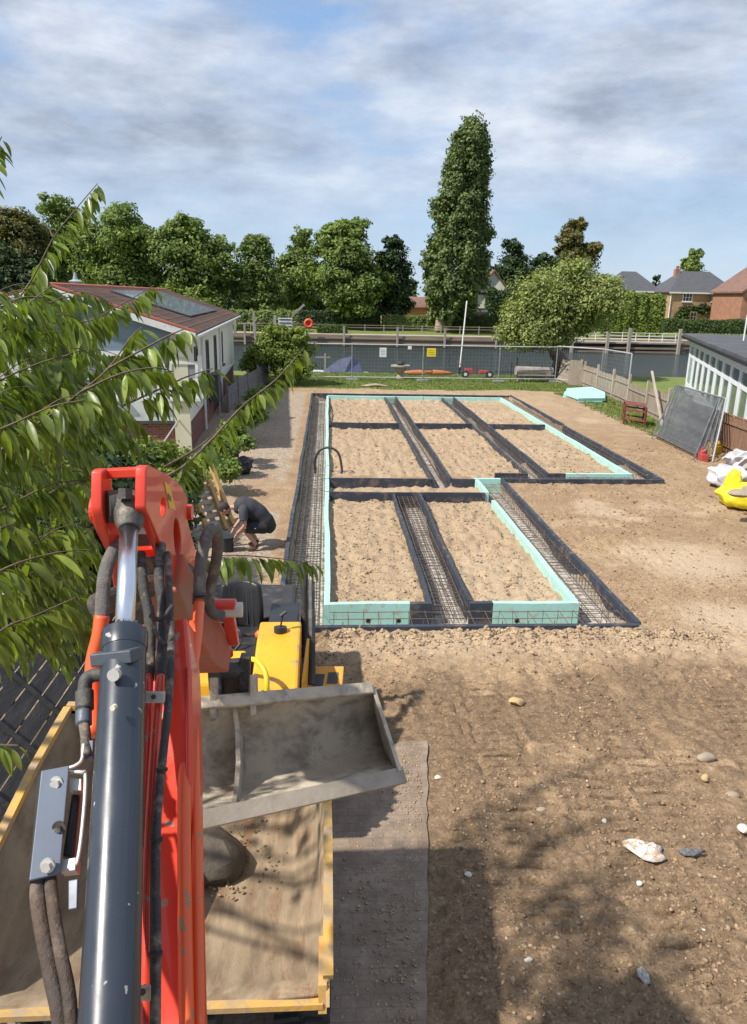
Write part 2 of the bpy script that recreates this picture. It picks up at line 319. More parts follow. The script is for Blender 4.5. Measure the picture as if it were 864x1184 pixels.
# concrete access strip with faint block joints, under and beside the dumper
cm_ = mat('strip_concrete', (.33, .25, .185), (.19, .145, .105), 4.5, .85, bump=.5, bscale=30, dirt=(.22, .16, .11), dirt_amt=.5, dirt_scale=2.4)
def strip():
    t = cm_.node_tree; b = t.nodes['Principled BSDF']; tc = N(t, 'ShaderNodeTexCoord'); br = N(t, 'ShaderNodeTexBrick'); t.links.new(tc.outputs['Object'], br.inputs['Vector'])
    br.inputs['Scale'].default_value = 1; br.inputs['Brick Width'].default_value = .22; br.inputs['Row Height'].default_value = .11; br.inputs['Mortar Size'].default_value = .008; br.inputs['Mortar Smooth'].default_value = .6
    br.inputs['Color1'].default_value = (1, 1, 1, 1); br.inputs['Color2'].default_value = (.86, .84, .84, 1); br.inputs['Mortar'].default_value = (.66, .62, .6, 1)
    src = b.inputs['Base Color'].links[0].from_socket; t.links.new(mix(t, .55, src, br.outputs['Color'], 'MULTIPLY'), b.inputs['Base Color'])
    g = []; yy = np.linspace(-1, 7.6, 60); xx = np.linspace(0, 1, 30); mb = MB(); vs = []
    for y in yy:
        xr = .66+.13*(y-3.5)+.008*math.sin(y*5.3)*math.sin(y*1.7)+.012*random.uniform(-1, 1)
        for u in xx: vs.append((-5+(xr+5)*u, y+(.1*math.sin(u*40) if y > 7.5 else 0), -.008+.006*math.sin(u*23+y*3)-(.0 if y < 7.5 else .04)))
    fs = [(j*30+i, j*30+i+1, (j+1)*30+i+1, (j+1)*30+i) for j in range(59) for i in range(29)]
    mb.add(vs, fs); struct('path', mb, cm_, smooth=60)
strip()
# water
wm_ = bpy.data.materials.new('river_water'); wm_.use_nodes = True; t = wm_.node_tree; b = t.nodes['Principled BSDF']
tc = N(t, 'ShaderNodeTexCoord'); mp = N(t, 'ShaderNodeMapping'); mp.inputs['Scale'].default_value = (.7, 2.0, 1); t.links.new(tc.outputs['Object'], mp.inputs[0])
t.links.new(mix(t, noise(t, mp.outputs[0], .15, 4, .5), (.018, .030, .028), (.035, .052, .05)), b.inputs['Base Color']); b.inputs['Roughness'].default_value = .12
bp = N(t, 'ShaderNodeBump'); bp.inputs['Strength'].default_value = .55; bp.inputs['Distance'].default_value = .6
t.links.new(noise(t, mp.outputs[0], 1.6, 5, .6, .4), bp.inputs['Height']); t.links.new(bp.outputs[0], b.inputs['Normal'])
struct('water', MB().poly([(-900, 51.1, WATER), (900, 51.1, WATER), (900, 93.1, WATER), (-900, 93.1, WATER)]), wm_)

# ------------------------------------------------------------------ scatter: crumbs of soil and gravel
def scatter(n, fx, smin, smax, seed, flat=.65):
    R = np.random.default_rng(seed); base = []
    bm = bmesh.new(); bmesh.ops.create_icosphere(bm, subdivisions=1, radius=1); bv = np.array([v.co[:] for v in bm.verts]); bf = np.array([[v.index for v in f.verts] for f in bm.faces]); bm.free()
    P = fx(R, n); P = P[(P[:, 0] > -5)]; n = len(P); gz = ground_z(P[:, 0], P[:, 1]); keep = ~gz[1]; P = P[keep]; zz = gz[0][keep]; n = len(P)
    s = smin*(smax/smin)**(R.random(n)**2.2); an = R.random(n)*6.28; jit = 1+.75*(R.random((n, len(bv), 3))-.5)*1.4
    q = bv[None]*jit*np.stack([np.ones(n), .6+.4*R.random(n), flat*(.6+.6*R.random(n))], -1)[:, None, :]*s[:, None, None]
    c, sn = np.cos(an)[:, None], np.sin(an)[:, None]
    vx = q[..., 0]*c-q[..., 1]*sn+P[:, 0:1]; vy = q[..., 0]*sn+q[..., 1]*c+P[:, 1:2]; vz = q[..., 2]+(zz-s*.05)[:, None]
    return np.stack([vx, vy, vz], -1).reshape(-1, 3), (bf[None]+(np.arange(n)*len(bv))[:, None, None]).reshape(-1, 3)
def onstrip(R, n):
    y = R.uniform(3.3, 7.5, n); x = .6+.13*(y-3.5)-np.abs(R.normal(0, .35, n)); k = x > -.1; return np.stack([x, y], -1)[k]
def near(R, n):
    y = 3.4+9.5*R.random(n)**1.3; x = R.uniform(-.3, 8.5, n); lim = .9+.13*(y-3.5); k = (x > np.where(y < 7.7, lim, -.3)) & (fbm(x, y, .9, 3, 5) > -.2+.25*R.random(n)); return np.stack([x, y], -1)[k]
def edge(R, n):
    x = R.uniform(-.1, 6.2, n); y = 10.35-np.abs(R.normal(0, .28, n)); return np.stack([x, y], -1)
def plots(R, n):
    a = R.integers(0, 3, n); x = np.where(a == 0, R.uniform(.1, 4.1, n), R.uniform(.1, 8.8, n)); y = np.where(a == 0, R.uniform(11.4, 18.5, n), R.uniform(21, 37.5, n)); return np.stack([x, y], -1)
def rightside(R, n):
    x = R.uniform(5, 12.5, n); y = R.uniform(11, 26, n); return np.stack([x, y], -1)
crumb = mat('soil_crumb', (.37, .255, .155), (.22, .145, .088), 4, .95, bump=.5, bscale=60, island=.35, spec=.2)
crumb_pale = mat('soil_crumb_pale', (.44, .33, .21), (.31, .22, .14), 4, .95, bump=.5, bscale=60, island=.3, spec=.2)
peb = mat('pebble', (.48, .42, .35), (.30, .24, .19), 4, .8, bump=.2, island=.4)
tag(obj('soil_crumbs', scatter(45000, near, .004, .03, 1), crumb), kind='stuff')
tag(obj('soil_clods', scatter(4500, edge, .006, .05, 2), crumb_pale), kind='stuff')
tag(obj('soil_clods', scatter(22000, plots, .007, .042, 3), crumb_pale), kind='stuff')
tag(obj('soil_clods', scatter(6000, rightside, .010, .05, 4), crumb), kind='stuff')
so_ = scatter(3500, onstrip, .002, .016, 6); so_[0][:, 2] += .026; tag(obj('strip_crumbs', so_, crumb_pale), kind='stuff')
tag(obj('pebbles', scatter(1800, near, .005, .018, 5), peb), kind='stuff')
def gz1(x, y): return float(ground_z(np.array([x]), np.array([y]))[0][0])
def stone(px, py, r, sq, label, m, seed, name='stone'):
    p = G(px, py); mb = MB().rock((0, 0, 0), r, sq, seed)
    o = single(name, mb, m, label, 'stone', 'loose stones on the bare soil', smooth=50, loc=(p.x, p.y, gz1(p.x, p.y)+r*sq[2]*.45)); return o
st_m = mat('stone_tan', (.36, .29, .21), (.27, .21, .15), 6, .85, bump=.3)
st_y = mat('stone_yellow', (.50, .36, .17), (.38, .26, .12), 6, .85, bump=.3)
st_w = mat('stone_white', (.62, .58, .52), (.5, .45, .38), 6, .85, bump=.3)
stone(815, 878, .13, (1.05, .6, .5), 'long smooth tan stone, largest on the soil to the right', st_m, 1)
stone(815, 901, .055, (1, 1, .8), 'small yellow stone just below the long tan stone', st_y, 2)
stone(846, 918, .08, (1.2, .7, .5), 'brownish flat stone right of the small yellow stone', st_m, 3)
stone(598, 812, .12, (1, .75, .45), 'flat pale yellow stone in the moist patch beyond the concrete strip', st_y, 4)
stone(507, 898, .045, (1, .8, .6), 'round white stone at the right edge of the concrete strip', st_w, 5)
stone(699, 950, .03, (1, 1, .7), 'tiny white stone above left of the torn plastic', st_w, 6)
stone(541, 1012, .04, (1, .8, .7), 'pale stone beside the dark track prints near the strip', st_w, 7)
stone(739, 1024, .035, (1, .8, .7), 'white pebble just under the torn white plastic', st_w, 8)
stone(860, 962, .07, (1, 1, .6), 'pale stone cut by the right edge of the picture', st_w, 9)
stone(611, 1112, .03, (1.3, .8, .7), 'white oval pebble alone in the lower moist soil', st_w, 10)
stone(626, 935, .05, (1.1, .8, .5), 'brown stone between two track lanes in the foreground', st_m, 11)
def crumple(name, px, py, outline, m, label, cat, h=.03, loc=None):
    # torn flat sheet lying on the soil, thick and crumpled
    c = G(px, py); n = len(outline); mb = MB(); rings = 5; vs = []; R = random.Random(px)
    for k in range(rings):
        u = 1-k/rings
        for i, (a, b2) in enumerate(outline):
            vs.append((a*u, b2*u, h*(.3+R.random())*(1 if k else .25)))
    vs.append((0, 0, h)); fs = []
    for k in range(rings-1):
        for i in range(n): j = (i+1) % n; fs.append((k*n+i, k*n+j, (k+1)*n+j, (k+1)*n+i))
    for i in range(n): fs.append(((rings-1)*n+i, (rings-1)*n+(i+1) % n, rings*n))
    mb.add(vs, fs); o = single(name, mb, m, label, cat, smooth=30, loc=(c.x, c.y, gz1(c.x, c.y)+.02)); s = o.modifiers.new('solid', 'SOLIDIFY'); s.thickness = .006; return o
wp = mat('white_plastic', (.66, .62, .55), (.55, .47, .38), 9, .5, bump=.5, bscale=30, dirt=(.42, .17, .07), dirt_amt=.42, dirt_scale=9)
crumple('plastic_sheet', 747, 988, [(-.19, .13), (-.2, .06), (-.14, -.04), (-.08, -.12), (.0, -.16), (.08, -.15), (.14, -.12), (.13, -.03), (.17, .03), (.1, .06), (.0, .08), (-.05, .13), (-.12, .16)], wp, 'torn white plastic sheet with rust brown smear on the soil', 'plastic sheet', .05)
crumple('mesh_scrap', 796, 993, [(-.1, .03), (-.06, -.03), (.03, -.04), (.14, -.0), (.17, .02), (.05, .03), (-.03, .06)], mat('scrap_grey', (.12, .13, .15), (.25, .25, .26), 30, .8, bump=.8), 'frayed dark grey scrap beside the torn plastic sheet', 'scrap', .03)
crumple('paper_scrap', 744, 1132, [(-.03, .07), (-.045, 0), (-.02, -.07), (.03, -.06), (.04, -.01), (.015, .03), (.01, .08)], mat('paper_scrap', (.6, .58, .54), (.4, .38, .35), 20, .8, bump=.6), 'small crumpled white scrap at the bottom right soil', 'scrap', .04)

# ------------------------------------------------------------------ foundation: boards, insulation, reinforcement
black_b = mat('navy_board', (.040, .050, .070), (.028, .034, .048), 1.5, .75, bump=.1, dirt=(.16, .125, .095), dirt_amt=.32, dirt_scale=5)
mint_b = mat('mint_foam', (.40, .67, .60), (.34, .61, .54), 2, .85, bump=.1, dirt=(.42, .36, .26), dirt_amt=.32, dirt_scale=7)
TOP = .12; BOT = -.29
def board(x0, y0, x1, y1, th, m, label, top=TOP, name='formwork_board', cat='board', group='dark boards lining the foundation trenches', bot=BOT, sub=True):
    """one board between two plan points, slightly wavy, thickness th"""
    a = Vector((x0, y0, 0)); b = Vector((x1, y1, 0)); d = b-a; L = d.length; d.normalize(); nrm = Vector((-d.y, d.x, 0)); n = max(2, int(L/1.2))
    mb = MB(); R = random.Random(int((x0*31+y0*17)*100)); vs = []
    for i in range(n+1):
        w = 0 if i in (0, n) else R.uniform(-.018, .018); c = a+d*(L*i/n)+nrm*w; tz = top+R.uniform(-.008, .008)
        vs += [c-nrm*th/2+Vector((0, 0, bot)), c+nrm*th/2+Vector((0, 0, bot)), c+nrm*th/2+Vector((0, 0, tz)), c-nrm*th/2+Vector((0, 0, tz))]
    fs = [(3, 2, 1, 0), tuple(n*4+k for k in range(4))]
    for i in range(n):
        for k in range(4): fs.append((i*4+k, i*4+(k+1) % 4, (i+1)*4+(k+1) % 4, (i+1)*4+k))
    mb.add(vs, fs); return single(name, mb, m, label, cat, group, bevel=.006)
B = lambda *a, **k: board(*a, **k)
T1 = .085
B(XL0-T1/2, YF0, XL0-T1/2+.0, YE1+.06, T1, black_b, 'long dark board down the far left side of the left trench')
B(XL0, YF0-T1/2, FO+.06, YF0-T1/2, T1, black_b, 'dark board across the front, nearest the dug soil')
B(FO+T1/2, YF0+.0, FO+T1/2, YR0-.07, T1, black_b, 'tall dark board on the outer right of the front extension', top=.13)
B(FO, YR0-T1/2, RO+.06, YR0-T1/2, T1, black_b, 'dark board along the near side of the wide rear part')
B(RO+T1/2, YR0, RO+T1/2, YM, T1, black_b, 'outer right dark board of the rear part, nearer length', top=.12)
B(RO+T1/2+.02, YM+.02, RO+T1/2+.02, YE1+.06, T1, black_b, 'outer right dark board of the rear part, farther length', top=.15)
B(XL0, YE1+T1/2, RO, YE1+T1/2, T1, black_b, 'dark board along the farthest edge facing the grass')
B(XL1+.06, YA, FI-.06, YA, .07, black_b, 'dark cross board closing the two front soil plots')
B(XL1+.06, YB, C2a-.04, YB, .07, black_b, 'dark cross board behind the narrow soil strip, left length')
B(C2b+.04, YB, FI-.02, YB, .07, black_b, 'short dark cross board behind the narrow strip, middle length')
B(C3b+.0, YR1, C3b+.55, YR1, .08, black_b, 'short dark board left of the mint board on the near rear edge')
B(FO+.0, YR1, C3a-.02, YR1, .08, black_b, 'short dark board between the front extension and the rear right trench')
for a, b2, w in ((XL1+.06, C2a-.02, 'left'), (C2b+.03, C3a-.02, 'middle'), (C3b+.03, RI-.05, 'right')):
    B(a, YM, b2, YM, .07, black_b, 'dark cross board between near and far plots of the %s rear column' % w)
for x, y0, y1, lab in ((C1a-.02, YF1+.06, YA-.04, 'left side of the middle front trench'), (C1b+.02, YF1+.06, YA-.04, 'right side of the middle front trench'),
                       (C2a-.02, YB+.04, YE0-.06, 'left side of the first rear trench'), (C2b+.02, YB+.04, YE0-.06, 'right side of the first rear trench'),
                       (C3a-.02, YR1+.05, YE0-.06, 'left side of the second rear trench'), (C3b+.02, YR1+.05, YE0-.06, 'right side of the second rear trench')):
    B(x, y0, x, y1, .06, black_b, 'thin dark board on the '+lab, top=TOP-(.02 if 'left' in lab else -.01))
MG = 'mint green insulation boards in the foundation'
K = dict(name='insulation_board', cat='insulation board', group=MG, m=mint_b)
def MI(x0, y0, x1, y1, lab, th=.1, **k): return board(x0, y0, x1, y1, th, mint_b, lab, name='insulation_board', cat='insulation board', group=MG, **k)
MI(XL1, YF1-.05, XL1, YA-.0, 'mint board down the left side of the front plots', top=.115)
MI(XL1, YA+.1, XL1, YB-.05, 'short mint board at the left end of the narrow strip', top=.115)
MI(XL1, YB+.06, XL1, YM-.05, 'mint board on the left side of the nearer rear plots', top=.115)
MI(XL1, YM+.05, XL1, YE0-.1, 'mint board on the left side of the farthest plots', top=.115)
MI(XL1+.05, YF1, 1.38, YF1, 'mint board on the front edge of the left front plot')
B(1.38, YF1, C1a, YF1, .1, black_b, 'short dark block at the front mouth of the middle trench, left')
B(C1b, YF1, 2.78, YF1, .1, black_b, 'short dark block at the front mouth of the middle trench, right')
MI(2.78, YF1, FI+.05, YF1, 'mint board on the front edge of the right front plot')
MI(FI, YF1+.05, FI, YA-.75, 'mint board along the right side of the front extension')
MI(FI, YA-.0, FI, YB-.1, 'short mint board at the right end of the narrow strip')
MI(FI-.05, YB+.02, FO-.0, YB+.02, 'mint block where the front extension trench meets the rear part', top=.13)
MI(C3b+.55, YR1, RI+.05, YR1, 'mint board on the near edge of the right rear plot')
MI(RI, YR1+.05, RI, YM-.03, 'mint board along the right side, nearer rear plot')
MI(RI, YM+.03, RI, YE0-.05, 'mint board along the right side, farther rear plot')
MI(XL1, YE0, RI*.55, YE0, 'mint board across the back, left length', th=.16, top=.12)
MI(RI*.55+.02, YE0, RI+.08, YE0, 'mint board across the back, right length', th=.14, top=.12)
rust = mat('rebar_rust', (.19, .14, .11), (.11, .075, .055), 8, .8, metal=.2, bump=.3)
def cage(x0, x1, y0, y1, label, step=.2, along='y', dense=False):
    mb = MB(); lo, hi = -.22, .03; w0, w1 = (x0, x1) if along == 'y' else (y0, y1); L0, L1 = (y0, y1) if along == 'y' else (x0, x1)
    P = (lambda s, w, z: (w, s, z)) if along == 'y' else (lambda s, w, z: (s, w, z)); r = .0065; R = random.Random(int(x0*100+y0))
    ws = [w0+.08, w1-.08]; n = 3 if not dense else 5
    for i in range(n):
        w = ws[0]+(ws[1]-ws[0])*i/(n-1)
        for z in ((lo, hi) if i in (0, n-1) or dense else (lo, hi-.0)):
            pts = [P(L0+.05+(L1-L0-.1)*k/8, w+R.uniform(-.012, .012), z+R.uniform(-.008, .008)) for k in range(9)]; mb.tube(pts, r*1.1, 5)
    s = L0+.1
    while s < L1-.05:
        dw = R.uniform(-.02, .02); a = P(s, ws[0]-.01, lo); b = P(s+dw, ws[0]-.01, hi+.012); c = P(s+dw, ws[1]+.01, hi+.012); d = P(s, ws[1]+.01, lo)
        for p, q in ((a, b), (b, c), (c, d), (d, a)): mb.tube([p, q], r*.8, 4, caps=False)
        s += step
    return single('rebar_cage', mb, rust, label, 'rebar cage', 'reinforcement cages lying in the trenches')
cage(XL0, XL1-.05, YF0+.1, 24.5, 'dense rebar grid in the near half of the long left trench', .15, dense=True)
cage(XL0, XL1-.05, 24.6, YE0, 'dense rebar grid in the far half of the long left trench', .2, dense=True)
cage(XL1, FO, YF0+.05, YF1-.1, 'rebar cage across the front trench', .25, along='x')
cage(C1a, C1b, YF1, YA-.05, 'rebar cage in the middle front trench between two soil plots', .17, dense=True)
cage(FI+.08, FO, YF1, YB-.1, 'rebar cage in the right trench of the front extension', .17)
cage(C2a, C2b, YB+.1, YE0-.1, 'rebar cage in the first rear trench', .2)
cage(C3a, C3b, YR1, YE0-.1, 'rebar cage in the second rear trench', .2)
cage(RI+.08, RO, YR1, YE0-.1, 'rebar cage in the far right trench', .2)
cage(FO+.1, RI, YR0+.1, YR1-.06, 'rebar cage along the near edge of the rear part', .25, along='x')
spm = mat('spacer_black', (.02, .02, .022), rough=.6)
for i, (px, py) in enumerate(((426, 718), (461, 718), (598, 718))):
    p = G(px, py, .03); mb = MB()
    for k in range(10): a = k*math.pi/5; mb.bar(p, p+Vector((math.cos(a)*.045, 0, math.sin(a)*.045)), .014, .012)
    single('spacer_wheel', mb.cyl(p-Vector((0, .012, 0)), p+Vector((0, .012, 0)), .028, 12), spm, ['black wheel spacer on the front rebar, leftmost', 'black wheel spacer on the front rebar, left of the middle trench', 'black wheel spacer on the front rebar, in front of the right mint board'][i], 'spacer', 'wheel spacers on the front rebar')
for i in range(11):
    x = .25+i*.42; mb = MB().tube([(x, YF0+.08, -.2), (x, YF0+.085, .13)], .007, 5)
    single('rebar_pin', mb, rust, (('leftmost', 'second', 'third', 'fourth', 'fifth', 'sixth', 'seventh', 'eighth', 'ninth', 'tenth', 'rightmost')[i]+' upright rebar pin from the left in the front trench'), 'rebar pin', 'upright rebar pins in the front trench')
# hose loop over the left mint board
hp = smoothpath([(-.35, 21.6, -.1), (-.36, 21.6, .3), (-.2, 21.55, .62), (.1, 21.5, .7), (.33, 21.4, .55), (.42, 21.3, .2), (.43, 21.2, -.05)], 5)
single('duct_pipe', MB().tube(hp, .035, 10), mat('duct', (.03, .025, .022), rough=.5), 'dark flexible duct arching out of the left trench', 'pipe', smooth=180)
single('duct_pipe', MB().tube(smoothpath([(.08, 35.5, .1), (.1, 33.5, .14), (.09, 31.3, .12), (.1, 29.9, .1)], 5), .03, 8), MATS['duct'], 'straight black duct lying along the far left mint board', 'pipe', smooth=180)

# ------------------------------------------------------------------ foliage
def crown(lobes, n, size, seed, clump=.28, nclump=26, up=.5, inner=.18):
    R = np.random.default_rng(seed); L = np.array(lobes, float); vol = (L[:, 3]*L[:, 4]*L[:, 5])**.66; pr = vol/vol.sum()
    cl = []; 
    for i, l in enumerate(L):
        k = max(6, int(nclump*len(L)*pr[i])); d = R.normal(size=(k, 3)); d /= np.linalg.norm(d, axis=1)[:, None]; d[:, 2] = np.where(d[:, 2] < -.5, -d[:, 2]*.6, d[:, 2])
        rr = R.uniform(.72, 1.04, k)[:, None]; cl.append(np.concatenate([l[:3]+d*l[3:6]*rr, np.repeat([[np.mean(l[3:6])]], k, 0), d], 1))
    cl = np.concatenate(cl); ci = R.integers(0, len(cl), n); c = cl[ci]
    off = R.normal(size=(n, 3)); off /= np.linalg.norm(off, axis=1)[:, None]; rad = c[:, 3:4]*clump*(.55+.5*R.random((n, 1)))*R.random((n, 1))**.25
    off[:, 2] *= .7; P = c[:, :3]+off*rad
    k = int(n*inner); li = R.choice(len(L), k, p=pr); d = R.normal(size=(k, 3)); d /= np.linalg.norm(d, axis=1)[:, None]; P[:k] = L[li, :3]+d*L[li, 3:6]*R.uniform(.3, .85, (k, 1))
    nm = off*.7+c[:, 4:7]*.5+R.normal(size=(n, 3))*.55; nm[:, 2] += up; nm /= np.linalg.norm(nm, axis=1)[:, None]
    a = np.cross(nm, R.normal(size=(n, 3))); a /= np.linalg.norm(a, axis=1)[:, None]; b = np.cross(nm, a)
    s = (size*(.55+.9*R.random(n)))[:, None]; s[:k] *= 1.6
    q = np.stack([P-a*s, P-b*s*.62+nm*s*.1, P+a*s, P+b*s*.62+nm*s*.1], 1).reshape(-1, 3)
    return q, np.arange(4*n).reshape(n, 4)
bark = mat('bark', (.16, .12, .09), (.09, .07, .05), 3, .9, bump=.6, bscale=12, stretch=(1, 1, .3))
bark_pale = mat('bark_pale', (.38, .30, .23), (.26, .2, .15), 3, .9, bump=.5)
def tree(name, label, cat, group, base, lobes, n, size, fol, seed, trunk_r=.35, top=None, limbs=5, bk=None, clump=.28, nclump=26, inner=.18, solo=False):
    base = Vector(base); T = thing(name, label, cat, base, group); R = random.Random(seed)
    L = np.array(lobes); cen = Vector(L[:, :3].mean(0)); top = Vector(top) if top else cen
    mb = MB(); mb.tube(smoothpath([base-Vector((0, 0, .2)), base.lerp(top, .35)+Vector((R.uniform(-.2, .2), 0, 0)), top], 4), [trunk_r*(1.25-.09*i) for i in range(9)], 9)
    for i in range(limbs):
        l = L[R.randrange(len(L))]; s = base.lerp(top, R.uniform(.35, .8)); e = Vector(l[:3])+Vector((R.uniform(-.5, .5)*l[3], R.uniform(-.5, .5)*l[4], R.uniform(0, .6)*l[5]))
        mb.tube(smoothpath([s, s.lerp(e, .5)+Vector((0, 0, -.05*(e-s).length)), e], 3), [trunk_r*.45, trunk_r*.4, trunk_r*.33, trunk_r*.27, trunk_r*.2, trunk_r*.14, trunk_r*.08], 6)
    obj('trunk', mb, bk or bark, T, smooth=60)
    obj('crown', crown(lobes, n, size, seed, clump, nclump, inner=inner), fol, T); return T
g_mid = foliage('leaf_mid', (.19, .25, .055), (.11, .165, .04), .25)
g_bright = foliage('leaf_bright', (.21, .26, .075), (.12, .17, .045), .25)
g_dark = foliage('leaf_dark', (.050, .085, .025), (.030, .055, .018), .3, .12)
g_pop = foliage('leaf_poplar', (.16, .205, .07), (.095, .135, .045), .35)
g_brown = foliage('leaf_brown', (.18, .15, .045), (.10, .115, .03), .3)
g_will = foliage('leaf_willow', (.29, .32, .10), (.17, .21, .065), .6)
g_laurel = foliage('leaf_laurel', (.22, .27, .045), (.11, .16, .03), 1.5)
g_hedge = foliage('leaf_hedge', (.085, .125, .03), (.05, .08, .02), 1.2)
TG = 'trees beyond the river'
def far_tree(name, label, px, top, bot, hw, dist, n, fol, seed, lobes=None, **k):
    """round-headed tree placed by its height and width in metres at a distance"""
    a = Y(px, bot, dist); zt = Y(px, top, dist).z; r = hw*dist/F; gz = 1.0; h = zt-gz; R = random.Random(seed); Ls = []
    Ls.append((a.x, dist, gz+h*.50, r*.72, r*.7, h*.36)); nl = lobes or 9
    for i in range(nl):
        an = R.uniform(0, 6.28); hgt = R.uniform(.28, .86); sp_ = math.sin(math.pi*min(1, hgt*.9+.08)); q = r*R.uniform(.42, .68)*sp_; lr = r*R.uniform(.34, .5)
        Ls.append((a.x+math.cos(an)*q*1.15, dist+math.sin(an)*q, gz+h*hgt-(lr*.15), lr, lr, lr*.8))
    Ls.append((a.x+R.uniform(-.15, .15)*r, dist, zt-r*.33, r*.42, r*.42, r*.36)); Ls.append((a.x, dist-r*.4, gz+h*.22, r*.75, r*.5, h*.18))
    return tree(name, label, 'tree', TG, (a.x, dist, gz), Ls, int(n*1.7), .21, fol, seed, trunk_r=.4, nclump=20, clump=.42, **k)
far_tree('broadleaf_tree', 'large brownish dark tree at the far left edge beyond the river', 18, 238, 340, 48, 116, 11000, g_brown, 11)
far_tree('broadleaf_tree', 'tall dark green tree behind the topmost cherry shoot on the left', 72, 222, 345, 42, 122, 11000, g_mid, 12)
far_tree('broadleaf_tree', 'broad mid green tree standing above the left home roof ridge', 140, 236, 350, 56, 112, 16000, g_mid, 13)
far_tree('broadleaf_tree', 'round full green tree above the solar panels', 220, 247, 362, 52, 110, 16000, g_mid, 14)
far_tree('broadleaf_tree', 'lighter thin crowned tree right of the solar panel roof', 298, 270, 366, 30, 112, 6500, g_bright, 15)
far_tree('broadleaf_tree', 'pale airy tree with sky gaps left of the big round green one', 347, 262, 364, 30, 118, 6500, g_bright, 16)
far_tree('broadleaf_tree', 'big rounded green tree in the middle of the far bank', 402, 251, 366, 46, 108, 17000, g_mid, 17)
far_tree('broadleaf_tree', 'dark pointed tree directly left of the poplar', 455, 272, 364, 27, 110, 11000, g_dark, 18)
far_tree('broadleaf_tree', 'dark low tree behind the left trees, over the bungalow roof', 110, 285, 350, 60, 135, 8000, g_dark, 19)
far_tree('broadleaf_tree', 'dark low tree filling the gap behind the pale trees', 325, 310, 368, 50, 132, 8000, g_dark, 20)
far_tree('broadleaf_tree', 'small dark tree at the far left under the brownish one', 10, 285, 345, 40, 104, 7000, g_dark, 26)
far_tree('broadleaf_tree', 'dark evergreen between the poplar and the brown topped tree', 590, 277, 350, 30, 128, 8500, g_dark, 21)
far_tree('broadleaf_tree', 'brown green domed tree standing above the willow', 662, 252, 350, 31, 118, 11000, g_brown, 22)
far_tree('broadleaf_tree', 'dark tree between the tudor gable and the brown green dome', 622, 292, 355, 32, 112, 8500, g_dark, 23)
far_tree('broadleaf_tree', 'leafy pointed tree behind the brick house with the chimney', 796, 287, 350, 20, 150, 6500, g_mid, 24)
far_tree('broadleaf_tree', 'small round dark tree between the two slate roofs', 758, 318, 350, 11, 160, 2500, g_dark, 25)
# poplar
def poplar():
    d = 104; b = Y(514, 368, d); gz = .9; zt = Y(532, 128, d).z; H = zt-gz; R = random.Random(5); L = []
    for i in range(150):
        t = R.uniform(.0, .95); hw = float(np.interp(t, [0, .05, .12, .28, .49, .7, .87, .95, 1], [3.0, 4.4, 5.0, 5.0, 4.4, 3.8, 2.9, 2.0, 1.0])); an = R.uniform(0, 6.28); q = max(0, hw-1.0)*R.uniform(.2, 1)**.5
        L.append((b.x+.9+t*1.5+math.cos(an)*q, d+math.sin(an)*q, gz+2.2+t*(H-4.2), 1.15, 1.15, 2.2))
    L += [(b.x+2.7, d, zt-3.0, 1.5, 1.5, 2.8), (b.x+2.2, d, zt-1.8, 1.0, 1.0, 1.6)]
    T = tree('poplar_tree', 'very tall narrow poplar, highest tree on the far bank', 'tree', TG, (b.x-.6, d, gz), L, 70000, .20, g_pop, 31, trunk_r=.6, top=(b.x+2, d, zt-4), limbs=16, bk=bark_pale, clump=.62, nclump=12, inner=.3)
poplar()
# willow by the near bank, leaning trunk
def willow():
    d = 48.5; L = []
    for (px, py, r, rz) in ((650, 330, 1.9, 1.3), (622, 345, 1.9, 1.5), (600, 368, 1.5, 1.3), (685, 345, 1.8, 1.3), (648, 362, 2.2, 1.5), (618, 380, 1.9, 1.3), (590, 385, 1.1, .9), (672, 372, 1.6, 1.2), (700, 330, 1.1, .8), (640, 392, 1.6, .9), (700, 352, 1.3, 1.1), (605, 398, 1.4, .7), (663, 312, 1.2, .9)):
        p = Y(px, py, d+random.uniform(-1.2, 1.2)); L.append((p.x, p.y, p.z, r, r, rz))
    b = G(640, 434, 0); R = random.Random(3); T = thing('willow_tree', 'wide pale green willow leaning over the near river bank', 'tree', b)
    mb = MB(); kn = Y(640, 405, d)
    mb.tube(smoothpath([b-Vector((0, 0, .3)), b.lerp(kn, .6)+Vector((.5, 0, 0)), kn, Y(655, 375, d), Y(660, 335, d)], 3), [.62, .55, .5, .46, .42, .38, .34, .3, .26, .22, .18, .14, .1], 10)
    for px, py in ((600, 370), (620, 340), (690, 350), (590, 390), (640, 320), (605, 398)):
        q = Y(px, py, d+R.uniform(-1, 1)); mb.tube(smoothpath([kn, kn.lerp(q, .5)+Vector((0, 0, .4)), q], 3), [.25, .22, .18, .14, .1, .07, .04], 6)
    obj('trunk', mb, bark, T, smooth=60); obj('crown', crown(L, 30000, .085, 41, .55, 30, inner=.3), g_will, T)
willow()
